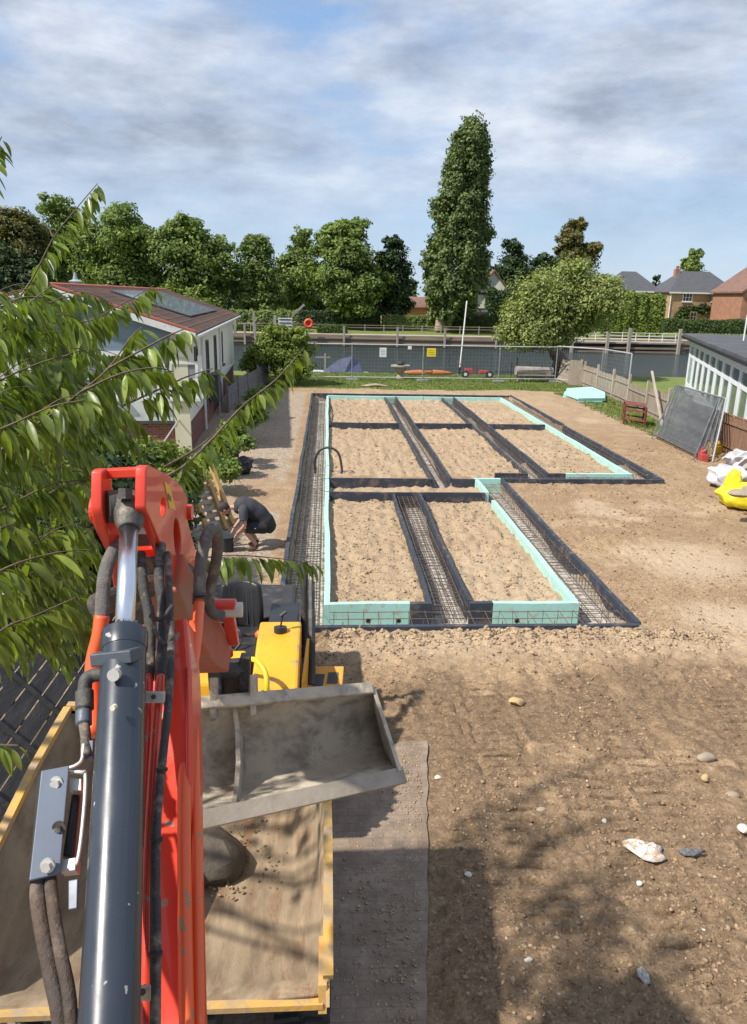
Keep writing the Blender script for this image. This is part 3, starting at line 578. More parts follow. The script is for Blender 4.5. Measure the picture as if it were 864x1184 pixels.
# hedges and shrubs
def hedge(name, label, cat, a, b, h, w, n, size, fol, seed, z0=1.0, group=None):
    R = np.random.default_rng(seed); a = np.array(a, float); b = np.array(b, float); t = R.random(n); d = (b-a)/np.linalg.norm(b-a); nr = np.array([-d[1], d[0]])
    u = R.uniform(-1, 1, n); vz = R.random(n); face = R.integers(0, 3, n); u = np.where(face == 0, -1, u); vz = np.where(face == 1, 1, vz); xy = a+(b-a)*t[:, None]
    bul = .18*fbm(t*20, vz*2, 1.0, 3, seed)*2; ww = w/2*(1+bul*1.2)*(1-.25*vz**3)
    P = np.stack([xy[:, 0]+nr[0]*u*ww, xy[:, 1]+nr[1]*u*ww*-1*-1, z0+vz*h*(1+bul*.5)], 1)+R.normal(size=(n, 3))*size*.5
    nm = R.normal(size=(n, 3))*.6+np.stack([nr[0]*u, nr[1]*u, vz*.8], 1); nm /= np.linalg.norm(nm, axis=1)[:, None]; A = np.cross(nm, R.normal(size=(n, 3))); A /= np.linalg.norm(A, axis=1)[:, None]; Bv = np.cross(nm, A); s = (size*(.6+.8*R.random(n)))[:, None]
    q = np.stack([P-A*s, P-Bv*s*.6, P+A*s, P+Bv*s*.6], 1).reshape(-1, 3)
    core = MB().bar((a[0], a[1], z0+h*.45), (b[0], b[1], z0+h*.45), w*.72, h*.86)
    T = thing(name, label, cat, (a[0], a[1], z0), group); obj('leaves', (q, np.arange(4*n).reshape(n, 4)), fol, T); obj('stems', core, g_dark, T)
def XY(px, y): p = Y(px, 360, y); return (p.x, p.y)
HG = 'hedges along the far bank'
hedge('laurel_hedge', 'tall bright laurel hedge in front of the left slate roof', 'hedge', XY(695, 101), XY(765, 101), 5.0, 2.6, 16000, .15, g_laurel, 51, .9, HG)
hedge('hedge', 'long low dark hedge in front of the brick house on the right', 'hedge', XY(768, 99), XY(905, 99), 1.7, 1.3, 8000, .12, g_hedge, 52, 1.2, HG)
hedge('hedge', 'low clipped hedge left of the poplar trunk', 'hedge', XY(442, 106), XY(508, 106), 1.6, 1.2, 5000, .12, g_bright, 53, .9, HG)
hedge('hedge', 'low dark hedge right of the poplar trunk', 'hedge', XY(520, 106), XY(600, 106), 1.8, 1.4, 6000, .12, g_hedge, 54, .9, HG)
hedge('hedge', 'dark hedge beneath the big round tree', 'hedge', XY(345, 107), XY(440, 107), 2.0, 1.6, 6000, .14, g_dark, 55, .9, HG)
hedge('hedge', 'ragged pale scrub at the left end of the far bank', 'hedge', XY(268, 101), XY(345, 101), 2.4, 2.5, 5000, .15, g_bright, 56, .5, HG)
hedge('hedge', 'short dark shrub row on the grass below the big tree', 'hedge', XY(367, 97), XY(402, 97), .9, .9, 2500, .1, g_hedge, 57, .5, HG)
hedge('hedge', 'dark woodland edge behind the tree row on the left', 'hedge', XY(-60, 140), XY(480, 140), 7, 4, 16000, .35, g_dark, 58, 1, HG)
hedge('hedge', 'dark shrub belt behind the willow and poplar', 'hedge', XY(560, 116), XY(700, 116), 5.2, 3, 9000, .2, g_dark, 59, 1, HG)
# bush at the end of the left fence
bb = G(327, 444)
Lb = []
for (px, py, r, rz) in ((325, 395, 1.25, 1.0), (345, 405, .95, 1.1), (305, 408, 1.0, .8), (330, 420, 1.2, 1.1), (295, 422, .8, .7), (348, 428, .75, .9), (318, 385, .7, .5), (345, 388, .7, .6)):
    p = Y(px, py, 43.5+random.uniform(-.5, .5)); Lb.append((p.x, p.y, p.z, r, r, rz))
tree('bush', 'large yellow green bush at the river end of the left fence', 'bush', None, bb, Lb, 16000, .07, g_laurel, 61, trunk_r=.08, limbs=6, clump=.4, nclump=26, inner=.25)
# shrubs by the park home wall
def shrub(label, pts, n, size, fol, seed, base):
    L = [(*tuple(Y(px, py, y)), r, r, r*.8) for px, py, y, r in pts]
    tree('shrub', label, 'shrub', None, base, L, n, size, fol, seed, trunk_r=.04, limbs=6, clump=.4, nclump=30, inner=.3)
shrub('dark ivy covered shrub behind the red digger knuckle on the left', [(95, 560, 9, .8), (60, 600, 9, .9), (110, 640, 9.5, .6), (130, 590, 10, .6), (40, 540, 10, 1.0), (150, 620, 11, .7), (10, 620, 8.5, .9), (90, 510, 12, .8), (200, 590, 13, .55), (195, 640, 12, .5), (215, 660, 12.5, .4)], 16000, .05, g_dark, 62, (-4.3, 9, 0))
shrub('bright green leafy shrub below the brick skirting of the bungalow', [(165, 530, 15, .55), (195, 535, 15.5, .5), (140, 545, 14.5, .5), (215, 560, 15.5, .45), (180, 560, 14.5, .5)], 9000, .045, g_laurel, 63, (-4.6, 15, 0))
shrub('mixed green shrub growing along the wire fence by the bungalow', [(255, 520, 20.5, .5), (270, 500, 22.5, .5), (240, 540, 19, .5), (290, 480, 26, .6), (300, 460, 31, .6), (262, 545, 18.6, .4), (285, 512, 21.8, .35)], 8000, .05, g_mid, 64, (-3.7, 21, 0))
# grass tufts on the near lawn and its ragged edge
def tufts(n, fx, h, seed):
    R = np.random.default_rng(seed); P = fx(R, n); n = len(P); z = ground_z(P[:, 0], P[:, 1])[0]; a = R.random(n)*6.28; w = .012+.01*R.random(n); hh = h*(.5+R.random(n)); lx, ly = R.normal(0, .03, n), R.normal(0, .03, n)
    c, s = np.cos(a)*w, np.sin(a)*w; v = np.stack([np.stack([P[:, 0]-c, P[:, 1]-s, z-.01], 1), np.stack([P[:, 0]+c, P[:, 1]+s, z-.01], 1), np.stack([P[:, 0]+lx, P[:, 1]+ly, z+hh], 1)], 1); return v.reshape(-1, 3), np.arange(3*n).reshape(n, 3)
def lawn(R, n):
    x = np.concatenate([R.uniform(-4.5, 17, n), R.uniform(12.3, 16, n//3)]); y = np.concatenate([R.uniform(40.6, 51, n), R.uniform(27, 41, n//3)]); k = (ground_z(x, y)[3]+.6*(y < 41)*(x > 12.6)) > .3+.4*R.random(len(x)); return np.stack([x, y], -1)[k]
tag(obj('grass', tufts(45000, lawn, .07, 71), foliage('grass_blade', (.10, .15, .03), (.16, .18, .05), .8)), kind='stuff')

# ------------------------------------------------------------------ far bank
quay = mat('quay_timber', (.27, .21, .15), (.17, .13, .095), 1.2, .85, bump=.4, stretch=(.3, 1, 4))
pilem = mat('pile_timber', (.36, .32, .27), (.24, .21, .18), 2, .85, bump=.4, stretch=(1, 1, .3))
towp = mat('towpath', (.42, .36, .28), (.34, .29, .22), .4, .95)
struct('path', MB().box2((-300, 94.4, .38), (300, 97.2, .42)), towp)
struct('quay_wall', MB().box2((-300, 92.75, -2.3), (300, 93.2, .40)), quay)
T = thing('quay_rail', 'horizontal timber beams fixed along the far river wall', 'rail', (0, 92.6, 0))
for z, h in ((-.05, .22), (-.55, .16)):
    obj('beam', MB().box2((-45, 92.5, z), (60, 92.73, z+h)), quay, T, bevel=.02)
i = 0
for px in (240, 283, 295, 398, 460, 515, 575, 650):
    p = Y(px, 380, 92.3); i += 1; single('mooring_post', MB().box((p.x, 92.3, .3), (.24, .24, 2.3)).box((p.x, 92.3, 1.48), (.28, .28, .06)), pilem, 'tall grey timber mooring post at the far river wall, '+('beside the park home', 'left of the pale gate', 'second left of the pale gate', 'below the big round tree', 'below the dark pointed tree', 'directly below the poplar trunk', 'right of the leaning white pole', 'hidden partly by the willow')[i-1], 'post', 'mooring posts along the far river wall', bevel=.02)
# towpath rail fence
white = mat('white_paint', (.72, .72, .70), (.62, .62, .6), 3, .5, bump=.1, dirt=(.4, .38, .34), dirt_amt=.2)
T = thing('rail_fence', 'low dark rail fence on the grass behind the far towpath', 'fence', (-10, 98, .9))
for px in range(290, 620, 22):
    p = Y(px, 380, 98.5); obj('post', MB().box((p.x, p.y, .95), (.1, .1, 1.2)), pilem, T)
a, b = Y(290, 380, 98.5), Y(612, 380, 98.5)
for z in (1.15, 1.45): obj('rail', MB().bar((a.x, 98.5, z), (b.x, 98.5, z), .06, .08), quay, T)
# jetty with white railing on the right
T = thing('jetty', 'grey timber landing stage with white railings on the far bank', 'jetty', (30, 91, 0))
a, b = Y(662, 390, 90.5), Y(788, 390, 90.5)
obj('deck', MB().box2((a.x, 89.3, .15), (b.x, 92.4, .35)), pilem, T, bevel=.02)
for z in (-.35, -.8): obj('beam', MB().box2((a.x, 89.1, z-.1), (b.x, 89.3, z+.12)), quay, T)
for px in (662, 703, 728, 786):
    p = Y(px, 390, 89.0); obj('post', MB().box((p.x, 88.95, .3), (.35, .3, 3.4 if px in (728, 786) else 2.6)), pilem, T, bevel=.02)
for z in (.95, 1.35): obj('railing', MB().bar((a.x, 92, z), (b.x, 92, z), .06, .07), white, T)
n = 9
for k in range(n): x = a.x+(b.x-a.x)*k/(n-1); obj('railing_post', MB().box((x, 92, .85), (.08, .08, 1.05)), white, T)
# gates at the left end of the far bank
T = thing('lock_gate', 'pale timber gate and beams at the left end of the far bank', 'gate', (-10, 94, 0))
for px, h in ((272, 2.0), (294, 2.6), (318, 2.2)):
    p = Y(px, 380, 94); obj('post', MB().box((p.x, 94, .4+h/2), (.3, .3, h)), pilem, T)
p, q = Y(322, 365, 94), Y(338, 365, 94)
obj('board', MB().box2((p.x, 93.9, 1.0), (q.x, 94.05, 2.3)), white, T)
for z in (1.25, 1.65, 2.05): obj('slat', MB().box2((p.x+.1, 93.85, z), (q.x-.1, 93.95, z+.12)), mat('dark_paint', (.03, .03, .035), rough=.6), T)
p, q = Y(338, 365, 94), Y(352, 352, 94); obj('beam', MB().bar(p, q, .25, .25), pilem, T)
p, q = Y(262, 374, 94), Y(300, 374, 94); obj('rail', MB().bar(p, q, .1, .15), pilem, T)
p = Y(357, 374, 91.6); T = thing('lifebuoy_stand', 'orange red lifebuoy on a post on the far river wall above the bush', 'lifebuoy', (p.x, 91.9, .3))
ring = [(p.x+.42*math.cos(a), 91.7, p.z+.42*math.sin(a)) for a in [k*math.pi/9 for k in range(19)]]
obj('ring', MB().tube(ring, .17, 8), mat('orange_red', (.75, .10, .03), (.6, .08, .03), rough=.5), T, smooth=180); obj('post', MB().box((p.x, 91.95, p.z-1.0), (.12, .12, 2.6)), pilem, T); obj('back_board', MB().box((p.x, 91.87, p.z), (.8, .05, .8)), MATS['orange_red'], T)

# ------------------------------------------------------------------ houses beyond
brick = mat('house_brick', (.46, .30, .17), (.36, .22, .12), 1.5, .9, bump=.2)
brick_red = mat('house_brick_red', (.38, .19, .12), (.29, .14, .09), 1.5, .9, bump=.2)
slate = mat('slate', (.095, .095, .105), (.065, .065, .075), 1.5, .75, bump=.3, stretch=(1, 1, 6)); tile = mat('roof_tile_red', (.22, .12, .09), (.15, .085, .07), 1.2, .85, bump=.4)
wg = glass('window_glass', (.03, .035, .04)); cream = mat('cream_render', (.78, .77, .64), (.70, .69, .57), .6, .8, bump=.1, dirt=(.5, .5, .44), dirt_amt=.15, dirt_scale=2)
def window(T, c, w, h, nx_=2, nz=2, depth=.06, fm=None, R=None, frame=.09, gl=None):
    """frame standing 3 cm proud of a wall; c centre on the wall face, outward = -Y rotated by R"""
    R = R or Matrix.Identity(3); c = Vector(c); fm = fm or white; mb = MB()
    def bx(dx, dz, w_, h_, dy=0, t_=depth): mb.box(c+R @ Vector((dx, -.03+dy, dz)), (w_, t_, h_), R)
    bx(-w/2+frame/2, 0, frame, h); bx(w/2-frame/2, 0, frame, h); bx(0, h/2-frame/2, w-2*frame, frame); bx(0, -h/2+frame/2, w-2*frame, frame)
    for i in range(1, nx_): bx(-w/2+w*i/nx_, 0, frame*.7, h-2*frame)
    for i in range(1, nz): bx(0, -h/2+h*i/nz, w-2*frame, frame*.5, .01, depth*.7)
    o = obj('window', mb, fm, T); pb = MB().box(c+R @ Vector((0, -.012, 0)), (w-frame, .015, h-frame), R); obj('pane', pb, gl or wg, o)
    sb = MB().box(c+R @ Vector((0, -.07, -h/2-.05)), (w+.15, .16, .07), R); obj('sill', sb, fm, o)
def hip_roof(x0, x1, y0, y1, ze, zr, inset, ov=.35, th=.14):
    mb = MB(); x0 -= ov; x1 += ov; y0 -= ov; y1 += ov; ym = (y0+y1)/2; a, b = (x0+inset, ym, zr), (x1-inset, ym, zr)
    mb.add([(x0, y0, ze), (x1, y0, ze), (x1, y1, ze), (x0, y1, ze), a, b, (x0, y0, ze-th), (x1, y0, ze-th), (x1, y1, ze-th), (x0, y1, ze-th)], [(0, 1, 5, 4), (2, 3, 4, 5), (3, 0, 4), (1, 2, 5), (6, 9, 8, 7), (0, 6, 7, 1), (1, 7, 8, 2), (2, 8, 9, 3), (3, 9, 6, 0)]); return mb
# brick house right
d = 122; p0, p1 = Y(776, 336, d), Y(852, 341, d); ze = (p0.z+p1.z)/2; zr = Y(812, 314, d+4).z; gz = 1.0
T = thing('house', 'brick house with slate hip roof, white windows and creeper on the right', 'house', (p0.x, d, gz))
obj('wall', MB().box2((p0.x, d, gz), (p1.x, d+8, ze)), brick, T)
rf = obj('roof', hip_roof(p0.x, p1.x, d, d+8, ze+.05, zr, 3.4), slate, T); obj('fascia', MB().box2((p0.x-.38, d-.40, ze-.20), (p1.x+.38, d-.36, ze+.04)), white, rf)
ch = Y(781, 330, d+4); obj('chimney', MB().box2((ch.x-.4, d+3.6, ze), (ch.x+.4, d+4.4, zr+.3)).box2((ch.x-.2, d+3.8, zr+.3), (ch.x+.2, d+4.2, zr+.8)), brick_red, rf)
for px, py, w, h in ((795, 344, 1.7, 1.4), (830, 344, 2.1, 1.5), (828, 364, 2.4, 1.7), (800, 366, 1.6, 1.5)):
    q = Y(px, py, d); window(T, (q.x, d, q.z), w, h, 3, 2, frame=.16)
q = Y(828, 356, d); obj('porch_roof', MB().box2((q.x-3.6, d-.9, q.z), (q.x+1.6, d, q.z+.2)), slate, T)
obj('downpipe', MB().cyl((p1.x-1.0, d-.08, gz), (p1.x-1.0, d-.08, ze), .09), white, T); obj('downpipe', MB().cyl((p0.x+.1, d-.08, gz), (p0.x+.1, d-.08, ze), .09), white, T)
q = Y(812, 358, d-.5); cr = crown([(q.x, q.y-.2, q.z, 1.6, .4, 1.0), (q.x-2.2, q.y-.2, q.z+.1, 1.5, .4, .6), (q.x+2, q.y, q.z+.2, 1.5, .3, .4), (q.x-3.4, q.y-.3, q.z-1, 1.3, .5, 1.2)], 3500, .14, 77); tag(obj('climbing_plant', cr, g_hedge), 'creeper growing over the porch of the brick house', 'plant')
# second house, mostly behind the laurel
p0, p1 = Y(708, 336, d+6), Y(763, 336, d+6); ze = p0.z; zr = Y(735, 314, d+10).z
T = thing('house', 'house with plain slate hip roof showing above the laurel hedge', 'house', (p0.x, d+6, gz))
obj('wall', MB().box2((p0.x, d+6, gz), (p1.x, d+14, ze)), brick, T); rf = obj('roof', hip_roof(p0.x, p1.x, d+6, d+14, ze+.05, zr, 3.2), slate, T); obj('fascia', MB().box2((p0.x-.38, d+5.6, ze-.22), (p1.x+.38, d+5.64, ze+.04)), white, rf)
# right edge brick gable
p0, p1 = Y(858, 350, 112), Y(950, 350, 112); zt = Y(904, 302, 112).z
T = thing('house', 'red brick gable end cut off by the right edge of the picture', 'house', (p0.x, 112, gz)); xm = (p0.x+p1.x)/2; ze = Y(852, 336, 112).z
obj('wall', MB().prism([(p0.x, 112, gz), (p1.x, 112, gz), (p1.x, 112, ze), (xm, 112, zt), (p0.x, 112, ze)], (0, 9, 0)), brick_red, T)
obj('roof', MB().prism([(p0.x-.4, 111.6, ze-.35), (xm, 111.6, zt+.05), (xm, 111.6, zt+.3), (p0.x-.4, 111.6, ze-.1)], (0, 9.8, 0)).prism([(xm, 111.6, zt+.05), (p1.x+.4, 111.6, ze-.35), (p1.x+.4, 111.6, ze-.1), (xm, 111.6, zt+.3)], (0, 9.8, 0)), tile, T)
q = Y(845, 335, 150); T = thing('house', 'distant house with brown roof between the brick house and the gable', 'house', (q.x, 150, gz)); zz_ = Y(845, 345, 150).z
obj('wall', MB().box2((q.x-7, 150, gz), (q.x+7, 157, zz_)), brick, T); obj('roof', hip_roof(q.x-7, q.x+7, 150, 157, zz_, Y(838, 327, 153).z, 3), tile, T)
# tudor gable behind the poplar
q = Y(570, 340, 116); gw = 2.6; zt = Y(568, 314, 116).z
T = thing('house', 'half timbered house with pointed gable right of the poplar', 'house', (q.x, 116, gz)); ze = zt-3.2
obj('wall', MB().prism([(q.x-gw, 116, gz), (q.x+gw, 116, gz), (q.x+gw, 116, ze), (q.x, 116, zt), (q.x-gw, 116, ze)], (0, 8, 0)), cream, T)
obj('side_wall', MB().box2((q.x-9, 118, gz), (q.x-gw, 125, ze-.5)), brick_red, T)
for dx in (-gw+.15, -.9, .9, gw-.15): obj('timber', MB().box((q.x+dx, 115.97, (ze+gz)/2), (.28, .08, ze-gz)), mat('timber_dark', (.09, .055, .035), rough=.8), T)
obj('timber', MB().box((q.x, 115.96, ze), (2*gw, .1, .3)), MATS['timber_dark'], T); obj('timber', MB().box((q.x, 115.96, ze-2.3), (2*gw, .1, .3)), MATS['timber_dark'], T)
obj('roof', MB().prism([(q.x-gw-.4, 115.6, ze-.5), (q.x, 115.6, zt+.05), (q.x, 115.6, zt+.3), (q.x-gw-.4, 115.6, ze-.2)], (0, 8.8, 0)).prism([(q.x, 115.6, zt+.05), (q.x+gw+.4, 115.6, ze-.5), (q.x+gw+.4, 115.6, ze-.2), (q.x, 115.6, zt+.3)], (0, 8.8, 0)), tile, T)
obj('side_roof', hip_roof(q.x-9, q.x-gw-.2, 118, 125, ze-.4, ze+2.0, 2.5), tile, T)
window(T, (q.x, 115.98, ze-1.2), 1.5, 1.4, 3, 2, frame=.12)
q = Y(484, 352, 124); T = thing('house', 'low brown tiled roof peeping between the dark tree and the poplar', 'house', (q.x, 124, gz))
obj('wall', MB().box2((q.x-6, 124, gz), (q.x+6, 131, q.z-.4)), brick, T); obj('roof', hip_roof(q.x-6, q.x+6, 124, 131, q.z-.4, q.z+1.2, 3), tile, T)
p = Y(536, 360, 104.5); tagm = obj
T = thing('garden_wall', 'white coped brick wall behind the hedge right of the poplar', 'wall', (p.x, 108, gz))
obj('wall', MB().box2((p.x-2, 108, gz), (p.x+4, 108.3, gz+2.2)), brick_red, T); obj('coping', MB().box2((p.x-2.1, 107.95, gz+2.2), (p.x+4.1, 108.35, gz+2.5)), white, T)

# ------------------------------------------------------------------ park home on the left
T = thing('park_home', 'cream walled park home with red tiled roof and solar panels', 'bungalow', (-5.2, 24.5, 0))
hx, hy0, hy1, hw = -5.25, 24.6, 46.0, 8.0; ze = Y(223, 392, 24.8).z; ze = 3.78; zr = 5.0; xm = hx-hw/2
blue = mat('blue_grey_board', (.19, .25, .32), (.15, .20, .26), 1.5, .7, bump=.1, stretch=(.3, 1, 9)); palew = mat('pale_grey_render', (.60, .62, .60), (.52, .54, .53), .8, .8, bump=.1, dirt=(.4, .42, .42), dirt_amt=.25, dirt_scale=2)
obj('wall', MB().box2((hx-hw, hy0, 1.0), (hx, hy1, ze)), cream, T)
brk = bpy.data.materials.new('skirt_brick'); brk.use_nodes = True; t = brk.node_tree; b_ = t.nodes['Principled BSDF']; br = N(t, 'ShaderNodeTexBrick'); tc = N(t, 'ShaderNodeTexCoord'); mp = N(t, 'ShaderNodeMapping'); mp.inputs['Rotation'].default_value = (math.radians(90), 0, 0)
t.links.new(tc.outputs['Object'], mp.inputs[0]); t.links.new(mp.outputs[0], br.inputs['Vector']); br.inputs['Scale'].default_value = 1; br.inputs['Brick Width'].default_value = .23; br.inputs['Row Height'].default_value = .078; br.inputs['Mortar Size'].default_value = .008
br.inputs['Color1'].default_value = (.27, .08, .055, 1); br.inputs['Color2'].default_value = (.16, .055, .045, 1); br.inputs['Mortar'].default_value = (.25, .2, .17, 1); t.links.new(br.outputs[0], b_.inputs['Base Color']); b_.inputs['Roughness'].default_value = .9
obj('skirt', MB().box2((hx-hw+.05, hy0+.02, -.1), (hx-.05, hy1-.05, 1.0)), brk, T)
obj('front_cladding', MB().box2((hx-hw, hy0-.06, 1.0), (hx-.55, hy0-.003, 1.75)), palew, T)
obj('front_cladding', MB().box2((hx-hw, hy0-.05, 1.76), (hx-.55, hy0-.003, 3.1)), palew, T)
obj('gable', MB().prism([(hx-hw, hy0-.08, 3.1), (hx, hy0-.08, 3.1), (hx, hy0-.08, ze), (xm, hy0-.08, zr-.15), (hx-hw, hy0-.08, ze)], (0, .075, 0)), blue, T)
obj('corner_post', MB().box2((hx-.5, hy0-.09, 0), (hx-.0, hy0-.003, ze)), mat('cream_post', (.60, .58, .42), (.52, .5, .36), 1, .8, bump=.1), T); obj('drip_board', MB().box2((hx-hw, hy0-.12, .95), (hx-.5, hy0-.06, 1.04)), mat('drip', (.06, .06, .07), rough=.7), T)
ov = .3; ya, yb = hy0-.35, hy1+1.6
def slope(x, side=1): return zr-(zr-ze+.0)*abs(x-xm)/(hw/2)
rt = mat('park_tile', (.24, .135, .10), (.15, .10, .08), .7, .85, bump=.5, stretch=(1, 2.2, 1), dirt=(.13, .11, .10), dirt_amt=.6, dirt_scale=.9)
xe = hx+ov; zee = slope(xe); xw = hx-hw-ov
rf = obj('roof', MB().prism([(xe, ya, zee), (xm, ya, zr), (xw, ya, zee), (xw, ya, zee+.12), (xm, ya, zr+.14), (xe, ya, zee+.12)], (0, yb-ya, 0)), rt, T)
tb = MB(); R = random.Random(4)
for k in range(1, 12):   # overlapping tile courses
    u0_, u1_ = k/12, (k+1)/12; xa_ = xe+(xm-xe)*u0_; z_ = slope(xa_)+.12; tb.box2((xa_-.02, ya, z_-.01), (xa_+.02, yb, z_+.035))
for yv in np.arange(ya+.1, yb, .42): tb.bar((xe, yv, zee+.135), (xm, yv, zr+.155), .05, .03, side=(0, 1, 0))
obj('tile_course', tb, rt, rf)
obj('ridge_tile', MB().tube([(xm, ya, zr+.12), (xm, yb, zr+.12)], .11, 8), mat('ridge_red', (.42, .13, .075), (.33, .1, .06), 3, .8), rf)
obj('verge_tile', MB().bar((xe, ya+.08, zee+.17), (xm, ya+.08, zr+.19), .18, .06, side=(0, 1, 0)).bar((xw, ya+.08, zee+.17), (xm, ya+.08, zr+.19), .18, .06, side=(0, 1, 0)), MATS['ridge_red'], rf)
obj('bargeboard', MB().bar((xe, ya-.02, zee+.02), (xm, ya-.02, zr+.02), .03, .2, side=(0, 1, 0)).bar((xw, ya-.02, zee+.02), (xm, ya-.02, zr+.02), .03, .2, side=(0, 1, 0)), white, rf)
obj('gutter', MB().tube([(xe+.05, ya, zee+.0), (xe+.05, yb, zee+.0)], .06, 8), white, rf); obj('soffit', MB().box2((hx+.003, ya, zee-.06), (xe, yb, zee-.02)), white, rf)
pv = mat('solar', (.11, .125, .15), (.09, .10, .125), 1, .25, bump=0, coat=.5)
for k in range(6):
    y0_ = 30.2+k*1.9; xa_, xb_ = xe-.85, xm+.55; nrm = Vector((zr-ze, 0, hw/2)).normalized()
    a_ = Vector((xa_, y0_+.9, slope(xa_)+.2)); b2_ = Vector((xb_, y0_+.9, slope(xb_)+.2)); o = obj('solar_panel', MB().bar(a_, b2_, 1.86, .04, side=(0, 1, 0)), pv, T)
for yv in (26.6, 30.4, 33.8, 37.2): # tall side windows and pipes on the cream side wall
    R90 = Matrix.Rotation(math.radians(90), 3, 'Z'); window(T, (hx, yv, 2.5), .75, 1.5, 1, 2, R=R90, fm=mat('window_dark_frame', (.10, .10, .11), rough=.6), frame=.07)
for yv in (28.4, 36.0): obj('downpipe', MB().cyl((hx+.07, yv, .1), (hx+.07, yv, ze-.05), .05), MATS['white_paint'], T)
obj('meter_box', MB().box2((hx+.003, 31, .75), (hx+.35, 32.1, 1.85)), mat('meter_box_grey', (.07, .07, .08), rough=.6), T)
obj('wall_vent', MB().cyl((hx, 28.9, 1.15), (hx+.12, 28.9, 1.15), .28), MATS['meter_box_grey'], T)
for px, w in ((92, 1.5), (150, .55), (187, .9)):
    q = Y(px, 470 if px < 180 else 455, hy0-.05); window(T, (q.x, hy0-.055, 2.35), w, 1.15, 2 if w > 1 else 1, 2, gl=mat('net_glass', (.12, .14, .16), (.3, .31, .32), 1.5, .15, bump=0))
for px in (125, 168, 205): q = Y(px, 450, hy0-.07); obj('trim', MB().box2((q.x-.07, hy0-.085, 1.76), (q.x+.07, hy0-.051, 3.1)), white, T)
obj('trim', MB().box2((hx-hw, hy0-.11, 3.06), (hx-.0, hy0-.082, 3.22)), white, T)
T.rotation_euler.z = .055; T.location = Vector((-4.35, 24.0, 0))
# neighbour home further left
T = thing('park_home', 'second park home with dark ridge behind the cherry leaves at the left edge', 'bungalow', (-16, 31, 0))
obj('wall', MB().box2((-24, 31, 0), (-14.6, 44, 3.7)), palew, T); obj('roof', MB().prism([(-14.2, 30.5, 3.6), (-19.3, 30.5, 5.15), (-24.4, 30.5, 3.6)], (0, 14, 0)), rt, T)
obj('ridge_tile', MB().tube([(-19.3, 30.5, 5.16), (-19.3, 44.5, 5.16)], .12, 8), MATS['ridge_red'], T)
q = Y(88, 330, 45); T = thing('ornament', 'grey tiered finial showing over the park home ridge', 'ornament', (q.x, 45, 0))
obj('stem', MB().tube([(q.x, 45, 0), (q.x, 45, 4.9)], .12, 10), palew, T)
obj('tier', MB().tube([(q.x, 45, 4.9), (q.x, 45, 5.0), (q.x, 45, 5.2), (q.x, 45, 5.3), (q.x, 45, 5.5), (q.x, 45, 5.6), (q.x, 45, 6.0)], [.15, .55, .4, .2, .4, .15, .05], 12), mat('verdigris', (.33, .38, .38), (.25, .3, .3), 4, .8), T)

# ------------------------------------------------------------------ left boundary fence (grey, leaning) and handrail
grey_w = mat('grey_timber', (.24, .22, .21), (.15, .14, .135), 2, .9, bump=.5, bscale=20, stretch=(4, 4, .6))
def closeboard(T, a, b, h, m, seed, lean=0, bw=.14, z0=0, cap=True, rails=True):
    a = Vector(a); b = Vector(b); d = b-a; L = d.length; d.normalize(); nr = Vector((-d.y, d.x, 0)); R = random.Random(seed); mb = MB(); n = int(L/bw)
    for i in range(n):
        s = a+d*(bw*(i+.5)); tp = h+R.uniform(-.02, .02); o = nr*R.uniform(-.006, .006); mb.bar(s+o+Vector((0, 0, z0)), s+o+nr*lean+Vector((0, 0, tp)), bw*R.uniform(.9, 1.02), .016, side=d)
    pn = obj('fence_panel', mb, m, T)
    if rails:
        for z in (.25, h-.25): mb2 = MB().bar(a+nr*(lean*z/h-.03)+Vector((0, 0, z)), b+nr*(lean*z/h-.03)+Vector((0, 0, z)), .05, .06); obj('rail', mb2, m, T)
    if cap: obj('capping', MB().bar(a+nr*lean+Vector((0, 0, h+.03)), b+nr*lean+Vector((0, 0, h+.03)), .06, .035), m, T)
pts = [(-4.3, 32.5), (-4.2, 35.5), (-4.05, 38.5), (-3.8, 41.5), (-3.5, 44.5)]
T = thing('boundary_fence', 'weathered grey board fence between the gravel and the bungalow', 'fence', (-4.15, 22.3, 0))
for i in range(4): closeboard(T, (*pts[i], 0), (*pts[i+1], 0), 1.0+.08*(i % 2), grey_w, i, .06)
for x, y in pts: obj('post', MB().box((x-.02, y, .65), (.09, .09, 1.3)), grey_w, T)
galv = mat('galvanised', (.60, .61, .62), (.5, .51, .52), 6, .45, metal=.4, bump=.1)
T = thing('handrail', 'thin grey tube handrail sloping beside the cream wall', 'handrail', (-4.75, 22.6, 0))
obj('rail', MB().tube([(-4.8, 21.6, .75), (-4.75, 26, 1.35), (-4.6, 32, 1.7), (-4.5, 36, 1.8)], .025, 6), galv, T); 
for x, y, z in ((-4.8, 21.7, .75), (-4.75, 26, 1.35), (-4.6, 32, 1.7)): obj('post', MB().tube([(x, y, -.1), (x, y, z)], .022, 6), galv, T)

